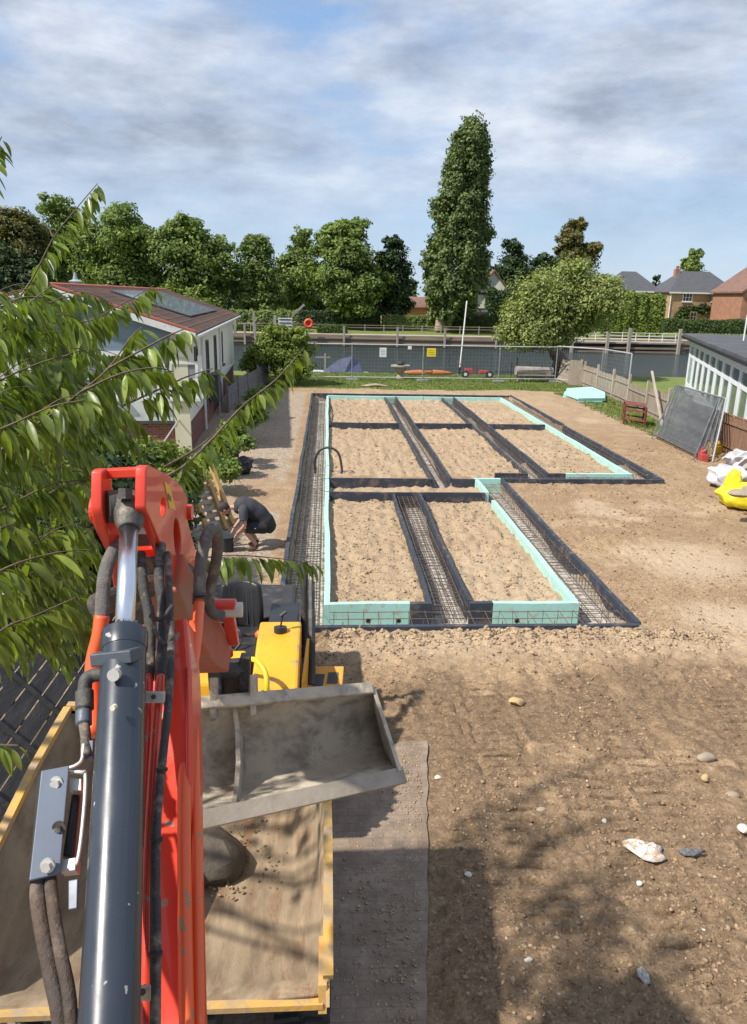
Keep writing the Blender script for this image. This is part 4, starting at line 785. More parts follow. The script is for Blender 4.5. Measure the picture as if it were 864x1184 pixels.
# ------------------------------------------------------------------ right boundary fence
wea = mat('weathered_timber', (.33, .27, .21), (.22, .18, .14), 2, .9, bump=.4, bscale=20, stretch=(4, 4, .6)); redt = mat('red_brown_timber', (.27, .15, .095), (.19, .11, .07), 2, .9, bump=.4, bscale=20, stretch=(4, 4, .6))
T = thing('boundary_fence', 'weathered brown board fence along the right side towards the river', 'fence', (15.6, 46, 0))
pr = [(15.6, 45.2), (15.5, 42), (15.35, 39.2), (15.1, 36.4), (14.75, 33.4), (14.4, 30.4), (14.15, 28.0)]
for i in range(len(pr)-1): closeboard(T, (*pr[i], 0), (*pr[i+1], 0), 1.25-.04*i*(i % 2), wea, 20+i, [.1, -.02, .05, -.06, .04, .0][i], cap=False)
for i, (x, y) in enumerate(pr): obj('post', MB().box((x-.05, y, .78), (.1, .1, 1.56)), mat('pale_post', (.42, .36, .29), (.33, .28, .22), 3, .9), T)
T = thing('boundary_fence', 'red brown board fence panels behind the leaning mesh panels', 'fence', (14.1, 28, 0))
pr = [(14.12, 27.9), (13.95, 25.2), (13.75, 22.6), (13.5, 20), (13.2, 17.2)]
for i in range(4): closeboard(T, (*pr[i], 0), (*pr[i+1], 0), 1.3, redt, 40+i, 0)
for i, (x, y) in enumerate(pr): obj('post', MB().box((x-.09, y, .8), (.1, .1, 1.6)), MATS['pale_post'], T)
T = thing('plank', 'loose pale plank propped diagonally against the brown fence', 'plank', (14.2, 31, 0)); obj('board', MB().bar((14.0, 30.0, .05), (14.3, 32.3, 2.1), .1, .03), MATS['pale_post'], T)
for i, (px, l) in enumerate(((650, 'left'), (656, 'right'))):
    q = G(px, 443); single('fence_offcut', MB().bar(q, q+Vector((.55, .8, 1.35)), .75, .05, side=(1, -.3, 0)), redt if i else wea, 'dark fence panel leaning by the willow stump, the %s of two' % l, 'fence panel', 'panels leaning by the willow stump')
q = G(666, 446); single('fence_offcut', MB().bar(q, q+Vector((.12, .3, 1.5)), 1.0, .05, side=(1, -.1, 0)), wea, 'pale fence panel standing between the stump and the brown fence', 'fence panel')

# ------------------------------------------------------------------ mesh site fencing along the river
wire = mat('wire', (.40, .41, .42), (.3, .31, .32), 6, .45, metal=.6, bump=0)
def heras(name, a, b, label, group, h=2.0, lean=(0, 0, 0), nv=22, nh=9, z0=.05, r=.038, sub=True, m=None):
    a = Vector(a); b = Vector(b); U = Vector((0, 0, h))+Vector(lean); T = thing(name, label, 'mesh panel', a, group); z = Vector((0, 0, z0))
    P = lambda u, v: a+(b-a)*u+U*v+z
    obj('frame', MB().tube([P(0, 0), P(0, 1)], r, 6).tube([P(1, 0), P(1, 1)], r, 6).tube([P(0, 1), P(1, 1)], r, 6).tube([P(0, .08), P(1, .08)], r*.8, 6), m or galv, T)
    mb = MB()
    for i in range(1, nv): mb.tube([P(i/nv, .08), P(i/nv, 1)], .0032, 3, False)
    for i in range(1, nh): mb.tube([P(0, .08+.92*i/nh), P(1, .08+.92*i/nh)], .0032, 3, False)
    obj('mesh', mb, m or wire, T); return T
hpts = [(-2.0, 46.0), (1.5, 46.1), (5.9, 46.2), (10.7, 46.3), (14.4, 46.6)]
names = ['nearest the yellow green bush', 'behind the white sign', 'behind the yellow sign', 'in front of the willow stump']
for i in range(4): heras('site_fence', (*hpts[i], 0), (*hpts[i+1], 0), 'wire mesh site fence panel by the river, '+names[i], 'mesh fence panels along the river', 2.15)
foot = mat('concrete_foot', (.3, .3, .29), rough=.9)
heras('site_fence', (14.4, 46.6, 0), (16.6, 44.6, 0), 'mesh fence panel turned along the brown fence, near the willow', 'mesh fence panels above the brown fence', 2.2)
heras('site_fence', (16.6, 44.6, 0), (16.9, 41.0, 0), 'mesh fence panel with rounded corner beyond the brown fence', 'mesh fence panels above the brown fence', 2.2)
for i, (x, y) in enumerate(hpts[1:]): single('foot_block', MB().box((x, y, .06), (.7, .24, .13)), foot, 'concrete foot block under the river mesh fence '+('left of the white notice', 'between the white and yellow notices', 'beside the red garden machine', 'near the willow stump')[i], 'fence foot', 'feet under the river mesh fence', bevel=.02)
def sign(px, py, w, h, m, label, rot=0):
    q = Y(px, py, 46.05); T = thing('sign', label, 'sign', (q.x, 46.05, q.z)); obj('plate', MB().box((q.x, 46.05, q.z), (w, .02, h)), m, T, bevel=.003); return T, q
wsign = mat('sign_white', (.75, .75, .73), (.68, .68, .66), rough=.5, bump=0); ysign = mat('sign_yellow', (.80, .62, .03), (.72, .55, .03), rough=.5, bump=0)
T, q = sign(443, 407.5, .42, .56, wsign, 'tall white notice tied to the river mesh fence')
for k in range(4): obj('text_line', MB().box((q.x, 46.035, q.z+.16-k*.1), (.28, .006, .03)), mat('sign_ink', (.35, .38, .42), rough=.6), T)
T, q = sign(499, 407.5, .55, .5, ysign, 'yellow notice tied to the river mesh fence')
for k in range(3): obj('text_line', MB().box((q.x, 46.035, q.z+.12-k*.12), (.4, .006, .03)), mat('sign_ink_y', (.45, .34, .03), rough=.6), T)
sign(474, 402, .22, .2, wsign, 'tiny white tag on the mesh fence between the two notices')

# ------------------------------------------------------------------ things on the river bank
blue_c = mat('boat_cover_blue', (.035, .05, .11), (.025, .035, .08), 2, .6, bump=.3); hull_w = mat('hull_white', (.6, .62, .63), (.5, .52, .54), 1.5, .4)
def hull(c, L, w, h, bow=1):
    mb = MB(); n = 10; vs = []; 
    for i in range(n+1):
        t = i/n; ww = w/2*(1-(t**3)*.95); x = (t-.5)*L*bow; zt = h*(1+.25*t*t)
        vs += [(c[0]+x, c[1]-ww, c[2]+zt), (c[0]+x, c[1]-ww*.75, c[2]+h*.2), (c[0]+x, c[1], c[2]+.0), (c[0]+x, c[1]+ww*.75, c[2]+h*.2), (c[0]+x, c[1]+ww, c[2]+zt)]
    fs = [(i*5+k, i*5+k+1, i*5+k+6, i*5+k+5) for i in range(n) for k in range(4)]+[(0, 1, 2, 3, 4)]+[(i*5+4, i*5, i*5+5, i*5+9) for i in range(n)]
    return mb.add(vs, fs)
q = Y(395, 428, 53.5); T = thing('boat', 'moored boat under a peaked navy cover behind the mesh fence', 'boat', (q.x, 53.5, WATER)); obj('hull', hull((q.x-.4, 53.5, WATER-.1), 4.6, 1.7, .8, -1), hull_w, T, smooth=40)
cv = MB(); x0, x1 = Y(380, 430, 53.5).x, Y(421, 430, 53.5).x; zt = Y(405, 411, 53.5).z; zb = WATER+.55
cv.add([(x0-.7, 52.9, zb), (x0+1.0, 52.6, zb), (x1, 52.6, zb), (x1, 54.4, zb), (x0+.8, 54.4, zb), (x0-.7, 54, zb), (x0+.8, 53.5, zt-.25), (x0+1.7, 53.5, zt), (x1-.3, 53.5, zt-.45)], [(0, 1, 6), (1, 7, 6), (1, 2, 8, 7), (2, 3, 8), (3, 4, 7, 8), (4, 5, 6, 7), (5, 0, 6)]); obj('cover', cv, blue_c, T, bevel=.05)
q = Y(362, 427, 51.9); T = thing('dinghy', 'small pale dinghy moored left of the navy covered boat', 'boat', (q.x, 52.6, WATER)); obj('hull', hull((q.x, 52.6, WATER-.05), 3.0, 1.2, .75, -1), hull_w, T, smooth=40); obj('seat', MB().box((q.x, 52.6, WATER+.5), (.3, 1, .05)), pilem, T)
T = thing('bank_rail', 'small timber rail by the water in front of the dinghy', 'rail', (-1.4, 50.6, 0))
for px in (358, 376): q = Y(px, 420, 50.4); obj('post', MB().box((q.x, q.y, .65), (.1, .1, 1.3)), pilem, T)
a, b = Y(352, 413, 50.4), Y(382, 413, 50.4); obj('rail', MB().bar(a, b, .05, .07), pilem, T)
# bird table like stone barbecue
q = G(463, 438); q.z = .0; T = thing('stone_table', 'round topped grey table with a dark bowl on the river bank', 'table', (q.x, q.y, 0)); 
obj('top', MB().cyl((q.x, q.y, .78), (q.x, q.y, .86), .62, 20), pilem, T); obj('base', MB().tube([(q.x, q.y, 0), (q.x, q.y, .3), (q.x, q.y, .78)], [.3, .2, .45], 10), bark_pale, T)
single('bowl', MB().tube([(q.x, q.y, .865), (q.x, q.y, .98), (q.x, q.y, 1.1)], [.18, .3, .24], 10), mat('bowl_dark', (.03, .03, .03), rough=.7), 'dark bowl on top of the round grey table', 'bowl')
q = G(494, 434); oc = mat('kayak_orange', (.50, .17, .05), (.38, .13, .05), 3, .6); T = thing('kayak', 'orange kayak lying on the grass by the water', 'kayak', (q.x, q.y, 0))
kb = MB(); pts = [(q.x-1.8+.36*i, q.y-.1+.02*i, .16) for i in range(11)]; kb.tube(pts, [.03, .11, .17, .2, .21, .21, .21, .2, .17, .11, .03], 10); obj('hull', kb, oc, T, smooth=180)
obj('cockpit', MB().tube([(q.x-.35+.35*math.cos(a*.5236)+.3, q.y-.1+.16*math.sin(a*.5236)  , .37) for a in range(13)], .025, 6), MATS['bowl_dark'], T)
T = thing('pole', 'tall thin white pole leaning on the river bank', 'pole', G(531, 433)); a = G(531, 433); b = Y(540, 348, a.y+.6); obj('shaft', MB().tube([a, b], .05, 8), white, T); obj('foot', MB().cyl(a, a+Vector((0, 0, .5)), .09, 8), MATS['dark_paint'], T)
# red barrow / mower
rp = mat('red_machine', (.35, .04, .035), (.25, .03, .03), 4, .5); rub = mat('rubber', (.022, .022, .024), (.035, .034, .033), 6, .85, bump=.3)
q = G(552, 437); T = thing('mower', 'red garden machine with two wheels on the river bank', 'mower', (q.x, q.y, 0))
obj('body', MB().box((q.x-.6, q.y, .42), (.7, .45, .35), taper=.7).box((q.x+.4, q.y, .4), (.7, .4, .22), taper=.8), rp, T, bevel=.04)
for dx in (-.85, .75): o = obj('wheel', MB().cyl((q.x+dx, q.y-.3, .25), (q.x+dx, q.y-.15, .25), .25, 14), rub, T); obj('hub', MB().cyl((q.x+dx, q.y-.32, .25), (q.x+dx, q.y-.29, .25), .11, 10), white, o)
obj('handle', MB().tube([(q.x-.9, q.y, .5), (q.x-1.3, q.y, 1.0), (q.x-1.35, q.y+.3, 1.0)], .02, 6).tube([(q.x+.1, q.y, .45), (q.x-.2, q.y, .8)], .03, 6), rp, T)
T = thing('bank_rail', 'dark low rail with uprights right of the red machine', 'rail', G(595, 436)); 
a, b = G(572, 436), G(615, 436); obj('rail', MB().tube([a+Vector((0, 0, .35)), b+Vector((0, 0, .35))], .03, 6), MATS['dark_paint'], T)
for px, h in ((591, 1.0), (597, 1.3), (612, .9)): q = G(px, 436); obj('upright', MB().tube([q, q+Vector((0, 0, h))], .03, 6), MATS['dark_paint'], T)
# stump / old bench
q = G(617, 441); T = thing('log_bench', 'grey log seat in front of the willow trunk', 'bench', (q.x, q.y, 0)); obj('seat', MB().tube([(q.x-1.2, q.y, .65), (q.x+1.2, q.y+.1, .6)], .3, 9), pilem, T, smooth=50)
for dx in (-.9, .9): obj('leg', MB().box((q.x+dx, q.y, .25), (.3, .4, .6)), pilem, T)
obj('plank', MB().box((q.x+.1, q.y-.35, .42), (2.4, .25, .06)), pilem, T)
# lawn slab, insulation stack, red table
q = G(434, 447); single('slab', MB().rock((0, 0, 0), .65, (1.3, .5, .22), 5), st_m, 'pale flat slab of rubble at the grass edge behind the trenches', 'rubble', smooth=50, loc=(q.x, q.y, .05))
mt2 = mat('mint_foam_stack', (.40, .70, .65), (.34, .62, .58), 2, .8)
for i in range(3):
    dx = (-.12, .06, 0)[i]; P_ = [(653, 461), (668, 466.5), (699, 466), (699, 459), (684, 452.5), (655, 454.5)]
    w = [G(px, py, 0)+Vector((dx, dx*.4, .02+i*.085)) for px, py in P_]; single('insulation_offcut', MB().prism(w, (0, 0, .08)), mt2, 'turquoise insulation sheet on the grass, %s of the stack' % ('bottom', 'middle', 'top')[i], 'insulation sheet', 'turquoise sheets stacked on the grass', bevel=.006)
rw = mat('red_wood', (.20, .055, .04), (.14, .04, .03), 3, .7, bump=.3)
a = G(721, 490); b = G(745, 494); c = G(752, 486); T = thing('table_frame', 'dark red wooden table frame standing before the brown fence', 'table', a)
fx = [a, b, b+Vector((.35, 1.0, 0)), a+Vector((.35, 1.0, 0))]; hT = .82
for p in fx: obj('leg', MB().bar(p, p+Vector((0, 0, hT)), .07, .07), rw, T)
obj('top', MB().prism([p+Vector((0, 0, hT)) for p in fx], (0, 0, .05)), rw, T, bevel=.01)
for i in range(4):
    for z in (.25, .62): obj('rail', MB().bar(fx[i]+Vector((0, 0, z)), fx[(i+1) % 4]+Vector((0, 0, z)), .04, .07), rw, T)
# mesh panels leaning on the right fence
U = 'mesh panels leaning against the right fence'
dkw = mat('wire_dark', (.12, .13, .14), (.2, .21, .22), 4, .55, metal=.4, bump=0)
for i, (ox, oy, lb) in enumerate(((0, 0, 'front'), (.16, -.10, 'second'), (.32, -.22, 'third'), (.46, -.34, 'rear'))):
    a = G(755, 509)+Vector((ox, oy+.1, 0)); b = G(802, 533)+Vector((ox, oy, 0)); tq = G(783, 447, 1.8)-G(755, 509); heras('site_fence', a, b, 'grey mesh fence panel leaning on the right fence, %s of four' % lb, U, 1.8, (tq.x-ox*.8, tq.y, 0), 54, 26, r=.024, m=dkw if i < 3 else None)
# shade net hung on the front panels
a = G(755, 509)+Vector((.08, .1, 0)); b = G(802, 533)+Vector((.08, 0, 0)); nm_ = bpy.data.materials.new('debris_net'); nm_.use_nodes = True; t = nm_.node_tree; bs = t.nodes['Principled BSDF']; bs.inputs['Base Color'].default_value = (.07, .075, .08, 1); bs.inputs['Roughness'].default_value = .8; bs.inputs['Alpha'].default_value = .55
mb = MB(); vs = []
for i in range(13):
    for j in range(9): u = .02+.96*i/12; w = .08+.9*j/8; vs.append(a+(b-a)*u+(Vector((0, 0, 1.8))+Vector((tq.x, tq.y, 0)))*w+Vector((random.uniform(-.015, .015), 0, random.uniform(-.01, .01))))
mb.add(vs, [(i*9+j, i*9+j+1, (i+1)*9+j+1, (i+1)*9+j) for i in range(12) for j in range(8)]); single('debris_net', mb, nm_, 'dark debris netting stretched behind the front leaning mesh panel', 'netting')
# red and yellow feet, white and yellow bulk bags
redp = mat('red_plastic', (.45, .06, .05), (.35, .05, .04), 8, .5, dirt=(.35, .25, .2), dirt_amt=.3); yelp = mat('yellow_plastic', (.75, .52, .03), (.65, .42, .03), 8, .5)
Rr = random.Random(9); 
for i, (px, py, m_, l) in enumerate(((812, 533, redp, 'red rubber fence foot beside the leaning panels, nearest'), (818, 526, yelp, 'yellow plastic fence clamp block left of the white sack'), (826, 524, yelp, 'yellow plastic block touching the white sack'), (815, 522, redp, 'red rubber fence foot under the leaning panel edges'), (835, 519, redp, 'red plastic block at the foot of the fence behind the white sack'))):
    q = G(px, py); R_ = Matrix.Rotation(Rr.uniform(0, 3), 3, 'Z'); mb = MB().box(q+Vector((0, 0, .13)), (.5, .22, .26), R_).box(q+Vector((0, 0, .3)), (.3, .18, .1), R_)
    for k in (-1, 1): mb.cyl(q+R_ @ Vector((.14*k, 0, .34)), q+R_ @ Vector((.14*k, 0, .42)), .05, 10)
    single('foot_block', mb, m_, l, 'fence foot', 'coloured fence feet by the leaning panels', bevel=.015)
def sack(c, r, seed, sq, m, label, cat, amp=.16, sub=4, name='sack'):
    bm = bmesh.new(); bmesh.ops.create_icosphere(bm, subdivisions=sub, radius=1); R = random.Random(seed); ph = [(Vector((R.uniform(-1, 1), R.uniform(-1, 1), R.uniform(-1, 1))).normalized()*R.uniform(2, 7), R.uniform(0, 6)) for _ in range(9)]
    mb = MB(); vs = []
    for v in bm.verts:
        p = v.co.copy(); k = 1+sum(amp/ (1+i*.5)*abs(math.sin(p.dot(d)+f))*(-1) for i, (d, f) in enumerate(ph))/2.2; z = p.z
        q = Vector((math.copysign(abs(p.x)**.8, p.x)*sq[0], math.copysign(abs(p.y)**.8, p.y)*sq[1], p.z*sq[2]))*r*k
        if q.z < -sq[2]*r*.55: q.z = -sq[2]*r*.55
        vs.append(q+Vector((0, 0, sq[2]*r*.55)))
    mb.add(vs, [tuple(v.index for v in f.verts) for f in bm.faces]); bm.free(); o = single(name, mb, m, label, cat, smooth=35, loc=c); return o
wbm = mat('woven_white', (.55, .55, .56), (.42, .42, .44), 3, .6, bump=.5, bscale=10, dirt=(.42, .38, .34), dirt_amt=.2, dirt_scale=3); ybm = mat('bag_yellow', (.80, .70, .02), (.72, .58, .02), 2, .45, bump=.4, bscale=8)
sack(G(840, 562), .8, 3, (1.0, .85, .62), wbm, 'crumpled white bulk sack beside the right fence', 'sack', .3)
sack(G(858, 541), .75, 13, (1.1, .8, .6), wbm, 'white sack end behind the crumpled bulk sack at the right edge', 'sack', .3)
yb_ = sack(G(862, 585), .85, 6, (1.15, .8, .55), ybm, 'bright yellow filled bag lying open at the right edge', 'bag', .24, name='bulk_bag')
q = G(858, 570, .72); single('rubble_heap', MB().rock(q, .4, (1.1, .6, .25), 3).rock(q+Vector((.3, .1, .05)), .25, (1, .8, .5), 4), st_m, 'rubble heaped in the mouth of the yellow bag', 'rubble', smooth=30)
fl = sack(G(846, 583)+Vector((0, .1, .25)), .33, 26, (.75, .7, 1.5), ybm, 'x', 'x', .2, name='bag_flap'); fl.location -= yb_.location; fl.parent = yb_; del fl['label']; del fl['category']

# ------------------------------------------------------------------ white garden room on the right
zt = 3.2; a = G(800, 388, zt); b = G(872, 415, zt); dv = (b-a); dv.z = 0; L = dv.length; dv.normalize(); nv_ = Vector((dv.y, -dv.x, 0));  nv_ = nv_ if nv_.x < 0 else -nv_
T = thing('garden_room', 'white framed garden room with flat dark roof beyond the right fence', 'garden room', (a.x, a.y, 0)); gw = mat('garden_room_white', (.84, .86, .88), (.78, .80, .82), 2, .45, bump=.05)
inn = -nv_; a0 = Vector((a.x, a.y, 0)); L += 3
def ob(s0, s1, z0, z1, o0, o1): # box along the facade: s along, o outwards
    p = [a0+dv*s0+nv_*o0, a0+dv*s1+nv_*o0, a0+dv*s1+nv_*o1, a0+dv*s0+nv_*o1]; return [v+Vector((0, 0, z0)) for v in p], (0, 0, z1-z0)
mb = MB(); mb.prism(*ob(0, L, 0, .55, -5, 0)); obj('wall', mb, gw, T); obj('glazing', MB().prism(*ob(.15, L, .55, zt-.55, -.06, -.03)), glass('garden_glass', (.10, .13, .13), .05), T)
obj('back_wall', MB().prism(*ob(0, L, .55, zt-.4, -5, -4.8)).prism(*ob(0, .1, .55, zt-.4, -4.8, -.1)), gw, T)
obj('fascia', MB().prism(*ob(-.05, L, zt-.55, zt-.12, -5, .06)), gw, T); obj('roof', MB().prism(*ob(-.35, L, zt-.12, zt+.1, -5.2, .45)), mat('roof_felt', (.06, .06, .065), (.10, .10, .105), 1, .8), T)
obj('roof_edge', MB().prism(*ob(-.4, L, zt-.14, zt-.02, .45, .52)), mat('gutter_black', (.02, .02, .022), rough=.5), T)
s = 0.0; fm = MB()
while s < L: fm.prism(*ob(s, s+.5, .55, zt-.55, -.06, .012)); s += 2.1
obj('mullion', fm, gw, T); obj('transom', MB().prism(*ob(.16, L, zt-1.2, zt-1.05, -.055, .008)), gw, T)
obj('blind', MB().prism(*ob(.52, 2.05, .6, zt-.6, -.029, -.015)), mat('blind_blue', (.42, .52, .56), rough=.3), T)
q = G(864, 430, 2.0); q = Y(862, 380, 36); single('flag_pole', MB().tube([(q.x, 36, 0), (q.x, 36, Y(862, 364, 36).z)], .04, 8), white, 'white upright pole cut by the right edge above the garden room', 'pole')

# ------------------------------------------------------------------ dumper
yel = mat('dumper_yellow', (.80, .40, .02), (.70, .33, .015), 2, .45, bump=.08, dirt=(.30, .22, .14), dirt_amt=.18, dirt_scale=6, coat=.3)
yelworn = mat('worn_yellow', (.66, .36, .06), (.42, .27, .10), 3, .7, bump=.3, dirt=(.33, .25, .17), dirt_amt=.6, dirt_scale=9)
skipin = mat('skip_worn_steel', (.35, .26, .165), (.20, .145, .09), 3.4, .8, bump=.35, bscale=40, stretch=(3, .7, 1), dirt=(.19, .105, .055), dirt_amt=.38, dirt_scale=3)
blk = mat('black_steel', (.025, .025, .027), (.045, .043, .04), 4, .6, bump=.15, dirt=(.16, .13, .10), dirt_amt=.2)
blkp = mat('black_vinyl', (.018, .018, .02), (.028, .028, .03), 5, .42, bump=.05)
D = thing('dumper', 'yellow site dumper with worn skip under the digger bucket', 'dumper', (-.97, 6, 0)); xc = -1.0
st = [(3.08, 1.40, .97, 1.52, 1.00), (3.35, 1.20, .93, 1.62, 1.0), (3.85, 1.04, .86, 1.72, 1.0), (4.5, 1.02, .80, 1.84, .99), (4.95, 1.08, .76, 1.90, .97), (5.12, 1.5, .80, 1.92, .96)]
mb = MB(); vs = []
for y, zf, wf, zr_, wr in st: vs += [(xc-wr, y, zr_), (xc-(wf*.35+wr*.65), y, zf+(zr_-zf)*.35), (xc-wf+.04, y, zf+.03), (xc-wf*.5, y, zf), (xc, y, zf-.005), (xc+wf*.5, y, zf), (xc+wf-.04, y, zf+.03), (xc+(wf*.35+wr*.65), y, zf+(zr_-zf)*.35), (xc+wr, y, zr_)]
fs = [(i*9+k, i*9+k+1, i*9+k+10, i*9+k+9) for i in range(5) for k in range(8)]+[tuple(45+k for k in range(9))]
mb.add(vs, fs); sk = obj('skip', mb, skipin, D, smooth=35); sm_ = sk.modifiers.new('solid', 'SOLIDIFY'); sm_.thickness = .025; sm_.offset = -1
for s_ in (-1, 1):
    p_ = [(xc+s_*(wr+.012), y, zr_+.01) for y, zf, wf, zr_, wr in st]; m_ = MB()
    for a, b in zip(p_[:-1], p_[1:]): m_.bar(a, Vector(b)+(Vector(b)-Vector(a)).normalized()*.006, .055, .05, side=(1, 0, 0))
    obj('rim', m_, yelworn, sk)
    obj('outer_panel', MB().prism([(xc+s_*(1.0), y, zr_-.03) for y, zf, wf, zr_, wr in st]+[(xc+s_*(1.0), 4.9, 1.1), (xc+s_*1.0, 4.3, 1.05), (xc+s_*1.0, 3.6, 1.05), (xc+s_*1.0, 3.0, 1.42)], (s_*.02, 0, 0)), yelworn, sk)
obj('rim', MB().bar((xc-.98, 5.15, 1.93), (xc+.98, 5.15, 1.93), .06, .07), yelworn, sk)
obj('lip', MB().bar((xc-.985, 3.055, 1.385), (xc+.985, 3.055, 1.385), .05, .035), yelworn, sk); obj('lip_corner', MB().prism([(xc+.96, 3.03, 1.34), (xc+.96, 3.22, 1.36), (xc+.96, 3.3, 1.58), (xc+.96, 3.06, 1.5)], (.045, 0, 0)), yelworn, sk)
sp2 = MB().rock((xc-.15, 4.15, 1.15), .5, (.62, 1.0, .55), 17).rock((xc+.1, 4.45, 1.1), .36, (1, .8, .6), 21)  # dark uneven lump set inside the skip
single('dark_lump', sp2, mat('lump_dark', (.12, .095, .07), (.06, .05, .04), 6, .9, bump=.9, bscale=14), 'big dark lump lying in the dumper skip', 'clay lump', smooth=30)
R = random.Random(12); m_ = MB()
for i in range(320):
    y = R.uniform(4.1, 4.95); x = xc+R.uniform(-.2, .72); m_.rock((x, y, .93+.10*max(0, y-4.5)+R.uniform(.09, .13)), R.uniform(.004, .016), (1, .8, .7), i)
tag(obj('skip_crumbs', m_, crumb), kind='stuff')
obj('chassis', MB().box2((xc-.35, 3.4, .55), (xc+.35, 8.6, .88)).box2((xc-.85, 3.9, .45), (xc+.85, 4.15, .65)), blk, D, bevel=.02)
obj('tipping_ram', MB().cyl((xc-.15, 5.2, .8), (xc-.15, 4.6, 1.2), .06), blk, D)
def tyre(x, y, side, r=.47, w=.38):
    mb = MB(); n = 36; prof = [(-w/2, r*.62), (-w/2*1.02, r*.85), (-w/2*.86, r*.965), (0, r), (w/2*.86, r*.965), (w/2*1.02, r*.85), (w/2, r*.62)]
    vs = [(x+px, y+pr*math.cos(2*math.pi*i/n), r+pr*math.sin(2*math.pi*i/n)) for i in range(n) for px, pr in prof]; k = len(prof)
    mb.add(vs, [(i*k+j, i*k+j+1, ((i+1) % n)*k+j+1, ((i+1) % n)*k+j) for i in range(n) for j in range(k-1)])
    o = obj('wheel', mb, rub, D, smooth=50); lug = MB()
    for i in range(22):
        for s_ in (-1, 1):
            an = 2*math.pi*(i+.25*s_)/22; an2 = an+.16; f_ = lambda a, q, xx: (x+xx, y+q*math.cos(a), r+q*math.sin(a))
            lug.bar(f_(an, r+.005, s_*w*.04), f_(an2, r-.01, s_*w*.47), .05, .05, side=f_(an, 0, 0) if False else (0, -math.sin(an), math.cos(an)))
    obj('tread', lug, rub, o); obj('rim', MB().cyl((x-w*.3, y, r), (x+w*.3, y, r), r*.6, 24), yel, o); obj('hub', MB().cyl((x+side*w*.3, y, r), (x+side*w*.5, y, r), r*.22, 12), blk, o)
for s_ in (-1, 1): tyre(xc+s_*.84, 4.3, s_); tyre(xc+s_*.86, 6.35, s_)
# operator end
obj('floor_plate', MB().box2((xc-.75, 5.7, .80), (xc+.75, 8.5, .88)), blk, D, bevel=.01)
cowl = MB().prism([(0, 6.35, .88), (0, 7.5, .88), (0, 7.6, 1.52), (0, 7.2, 1.50), (0, 6.5, 1.32), (0, 6.38, 1.2)], (.46, 0, 0)); cowl.v = [(x+xc+.26, y, z) for x, y, z in cowl.v]; ck = obj('cowl', cowl, yel, D, bevel=.03)
c2 = MB().prism([(0, 6.3, .88), (0, 7.0, .88), (0, 6.95, 1.50), (0, 6.45, 1.40)], (.60, 0, 0)); c2.v = [(x+xc-.42, y, z) for x, y, z in c2.v]; obj('cowl', c2, yel, D, bevel=.03)
q = Y(362, 807, 6.03); lab = MB().box((xc+.46, 6.2, 1.075), (.24, .14, .006), Matrix.Rotation(math.radians(31), 3, 'X'))
obj('decal', MB().box((xc+.52, 6.40, 1.27), (.3, .13, .006), Matrix.Rotation(math.radians(50), 3, 'X')), mat('decal_black', (.03, .03, .03), rough=.5, bump=0), ck)
obj('decal_mark', MB().box((xc+.45, 6.394, 1.275), (.06, .08, .005), Matrix.Rotation(math.radians(50), 3, 'X')).box((xc+.58, 6.394, 1.275), (.07, .03, .005), Matrix.Rotation(math.radians(50), 3, 'X')), mat('decal_white', (.7, .7, .65), rough=.5, bump=0), ck)
obj('filler_cap', MB().cyl((xc+.5, 7.35, 1.5), (xc+.5, 7.36, 1.56), .07, 16), blkp, ck); obj('gear_lever', MB().tube([(xc+.5, 7.36, 1.55), (xc+.53, 7.4, 1.7)], .01, 6).tube([(xc+.5, 7.38, 1.68), (xc+.56, 7.4, 1.72)], .022, 6), blkp, ck)
obj('grab_handle', MB().tube(smoothpath([(xc+.44, 6.35, 1.15), (xc+.44, 6.25, 1.4), (xc+.42, 6.35, 1.56), (xc+.30, 6.5, 1.62), (xc+.15, 6.62, 1.52)], 4), .026, 8), mat('handle_yellow', (.85, .60, .02), rough=.4), D, smooth=180)
sp4 = [G(361, 770, 1.0), G(398, 770, 1.0), G(394, 812, .78), (G(350, 812, .78))]; obj('step', MB().prism(sp4, (0, 0, -.05)), mat('step_orange', (.72, .33, .04), (.6, .27, .04), 2, .6, dirt=(.35, .25, .16), dirt_amt=.3), D, bevel=.01)
for u0_, u1_, v0_, v1_ in ((.18, .45, .25, 1.0), (.55, .85, .2, .5)):
    qd = [sp4[0].lerp(sp4[1], u).lerp(sp4[3].lerp(sp4[2], u), v)+Vector((0, 0, .002)) for u, v in ((u0_, v0_), (u1_, v0_), (u1_, v1_), (u0_, v1_))]; obj('grip_pad', MB().prism(qd, (0, 0, .008)), mat('grip_grey', (.10, .10, .105), rough=.95, bump=.6, bscale=90), D)
obj('fender', MB().prism([(xc+.74, 6.6, .65), (xc+.78, 7.5, .66), (xc+.78, 7.5, 1.35), (xc+.74, 6.9, 1.15)], (.03, 0, 0)), yel, D)
# seat
seat = obj('seat', MB().box((xc-.0, 7.75, 1.22), (.52, .5, .14)), blkp, D, bevel=.05)
bk_ = MB(); Rb = Matrix.Rotation(math.radians(-14), 3, 'X')
vs = []; n = 9
for i in range(n):
    for j in range(7):
        u = (i/(n-1)-.5)*2; w = j/6; wd = .27*(1-.18*w**3-.08*(1-w)); z = 1.25+.55*w-.03*abs(u)**3; y = 8.05+.1*w-.09*u*u-.02*math.sin(w*3.1); vs.append((xc+u*wd, y, z))
bk_.add(vs, [(i*7+j, i*7+j+1, (i+1)*7+j+1, (i+1)*7+j) for i in range(n-1) for j in range(6)]); o = obj('backrest', bk_, blkp, D, smooth=60); s_ = o.modifiers.new('solid', 'SOLIDIFY'); s_.thickness = .09; s_.offset = 0; b_ = o.modifiers.new('bevel', 'BEVEL'); b_.width = .03; b_.segments = 3
